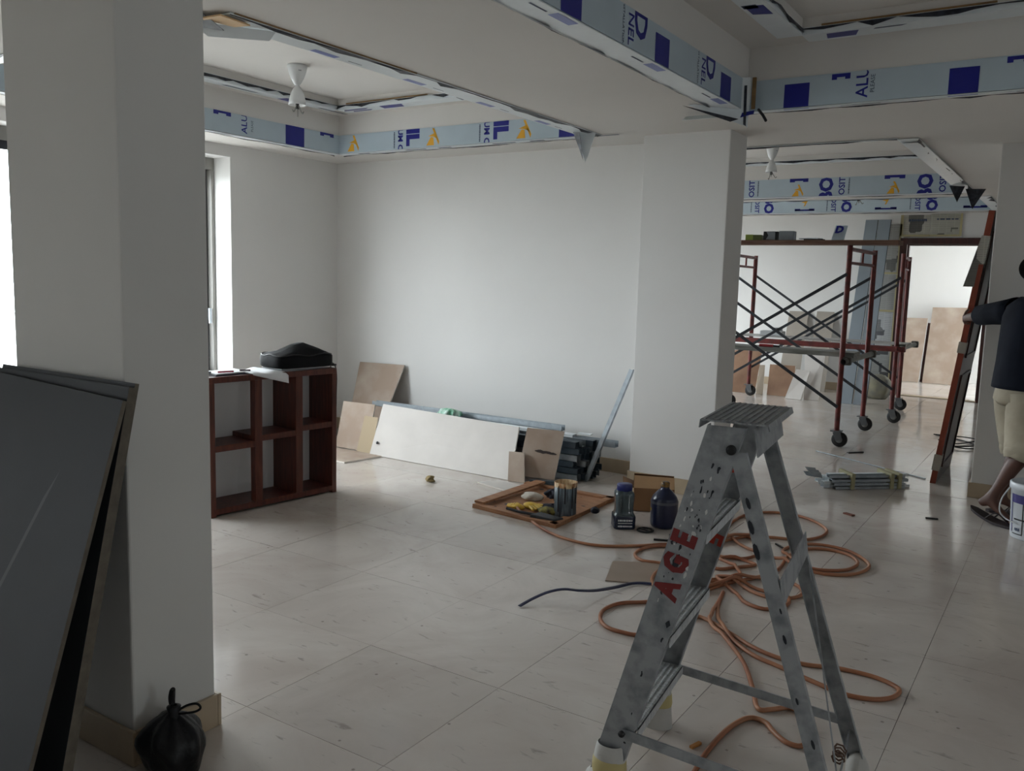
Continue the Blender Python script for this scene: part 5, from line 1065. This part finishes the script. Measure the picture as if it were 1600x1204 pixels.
for hip, kn in ((bp(-.01, -.085, .80), Vector((-.21, 6.035, .43))), (bp(-.01, .085, .80), Vector((-.248, 6.302, .43)))):
    m = MB(); u = (hip-kn).normalized(); loft(m, path_rings([kn-u*.004, kn+u*.03, kn+u*.055], [(.112, .108), (.118, .114), (.112, .108)], up=f)); m.build('rolled_cuff', kh, o)
hr = mat('black_hair', '050404', .9, bump=.8, bscale=120, spec=.05)
m = MB(); lump(m, bp(.008, 0, 1.572), .095, .095, .085, 77, n=28, k=16, amp=.10, flat=False); 
o = m.build('hair', hr, t)
for s in (-1, 1):
    MB().lathe([(0, .012), (.012, .008), (.016, -.002), (.010, -.01), (0, -.012)], bp(.03, s*.084, 1.505), 12, R=Vector(l*s).to_track_quat('Z', 'Y').to_matrix(), sx=1.3).build('ear', skin, t)
    MB().lathe([(0, .010), (.008, .006), (.010, 0), (.008, -.006), (0, -.01)], bp(.112, s*.03, 1.525), 12).build('eye', mat('eye_white', 'cfc8c0', .2), t)
    MB().lathe([(0, .005), (.005, .003), (.005, -.003), (0, -.005)], bp(.120, s*.03, 1.525), 10).build('pupil', dark, t)
MB().tube([bp(.112, 0, 1.53), bp(.128, 0, 1.505), bp(.138, 0, 1.488), bp(.118, 0, 1.478)], .01, 8, rs=[.007, .010, .013, .009]).build('nose', skin, t)
MB().tube([bp(.108, -.026, 1.452), bp(.120, 0, 1.454), bp(.108, .026, 1.452)], .006, 8).build('mouth', mat('lips', '4a2a26', .5), t)
# flip-flops: soft soles, V straps
rub = mat('brown_rubber_sole', '2a2023', .6)
def flip(heel, toe, lift, label):
    heel, toe = Vector(heel), Vector(toe); d = (toe-heel); Ld = d.length; d = d/Ld; s = Vector((-d.y, d.x, 0)); ft = thing('flip_flop', label, 'shoe', ((heel+toe)/2).to_tuple(), 'flip-flops')
    m = MB(); n = 12; top = []
    for i in range(n+1):
        u = i/n; w = .036+.012*math.sin(u*2.6-.3); w *= math.sqrt(max(.02, 1-(2*u-1)**8)); z = .018+lift*max(0, (.62-u)/.62)**1.5
        top.append((heel+d*(Ld*u), w, z))
    vs = []
    for c_, w, z in top:
        c_ = Vector((c_.x, c_.y, 0)); vs += [c_+s*w+Z*z, c_-s*w+Z*z, c_-s*w+Z*(z-.016), c_+s*w+Z*(z-.016)]
    m.add(vs, [(4*i+a, 4*i+(a+1) % 4, 4*i+4+(a+1) % 4, 4*i+4+a) for i in range(n) for a in range(4)]+[(0, 3, 2, 1), (4*n, 4*n+1, 4*n+2, 4*n+3)], 0); m.build('sole', rub, ft)
    for q in (-1, 1):
        a = heel+d*(Ld*.80); a = Vector((a.x, a.y, .02)); b_ = heel+d*(Ld*.42)+s*(q*.043); b_ = Vector((b_.x, b_.y, .02+lift*.18)); mid_ = (a+b_)/2+Z*.05-s*(q*-.008)
        MB().tube(smooth_pts([a, mid_, b_], 5), .008, 8, flat=.5).build('strap', rub, ft)
flip((-.475, 6.12, 0), (-.195, 5.93, 0), .055, 'dark brown flip-flop under the lifted heel of the worker')
flip((-.405, 6.325, 0), (-.13, 6.335, 0), .0, 'dark brown flip-flop on the planted far foot of the worker')
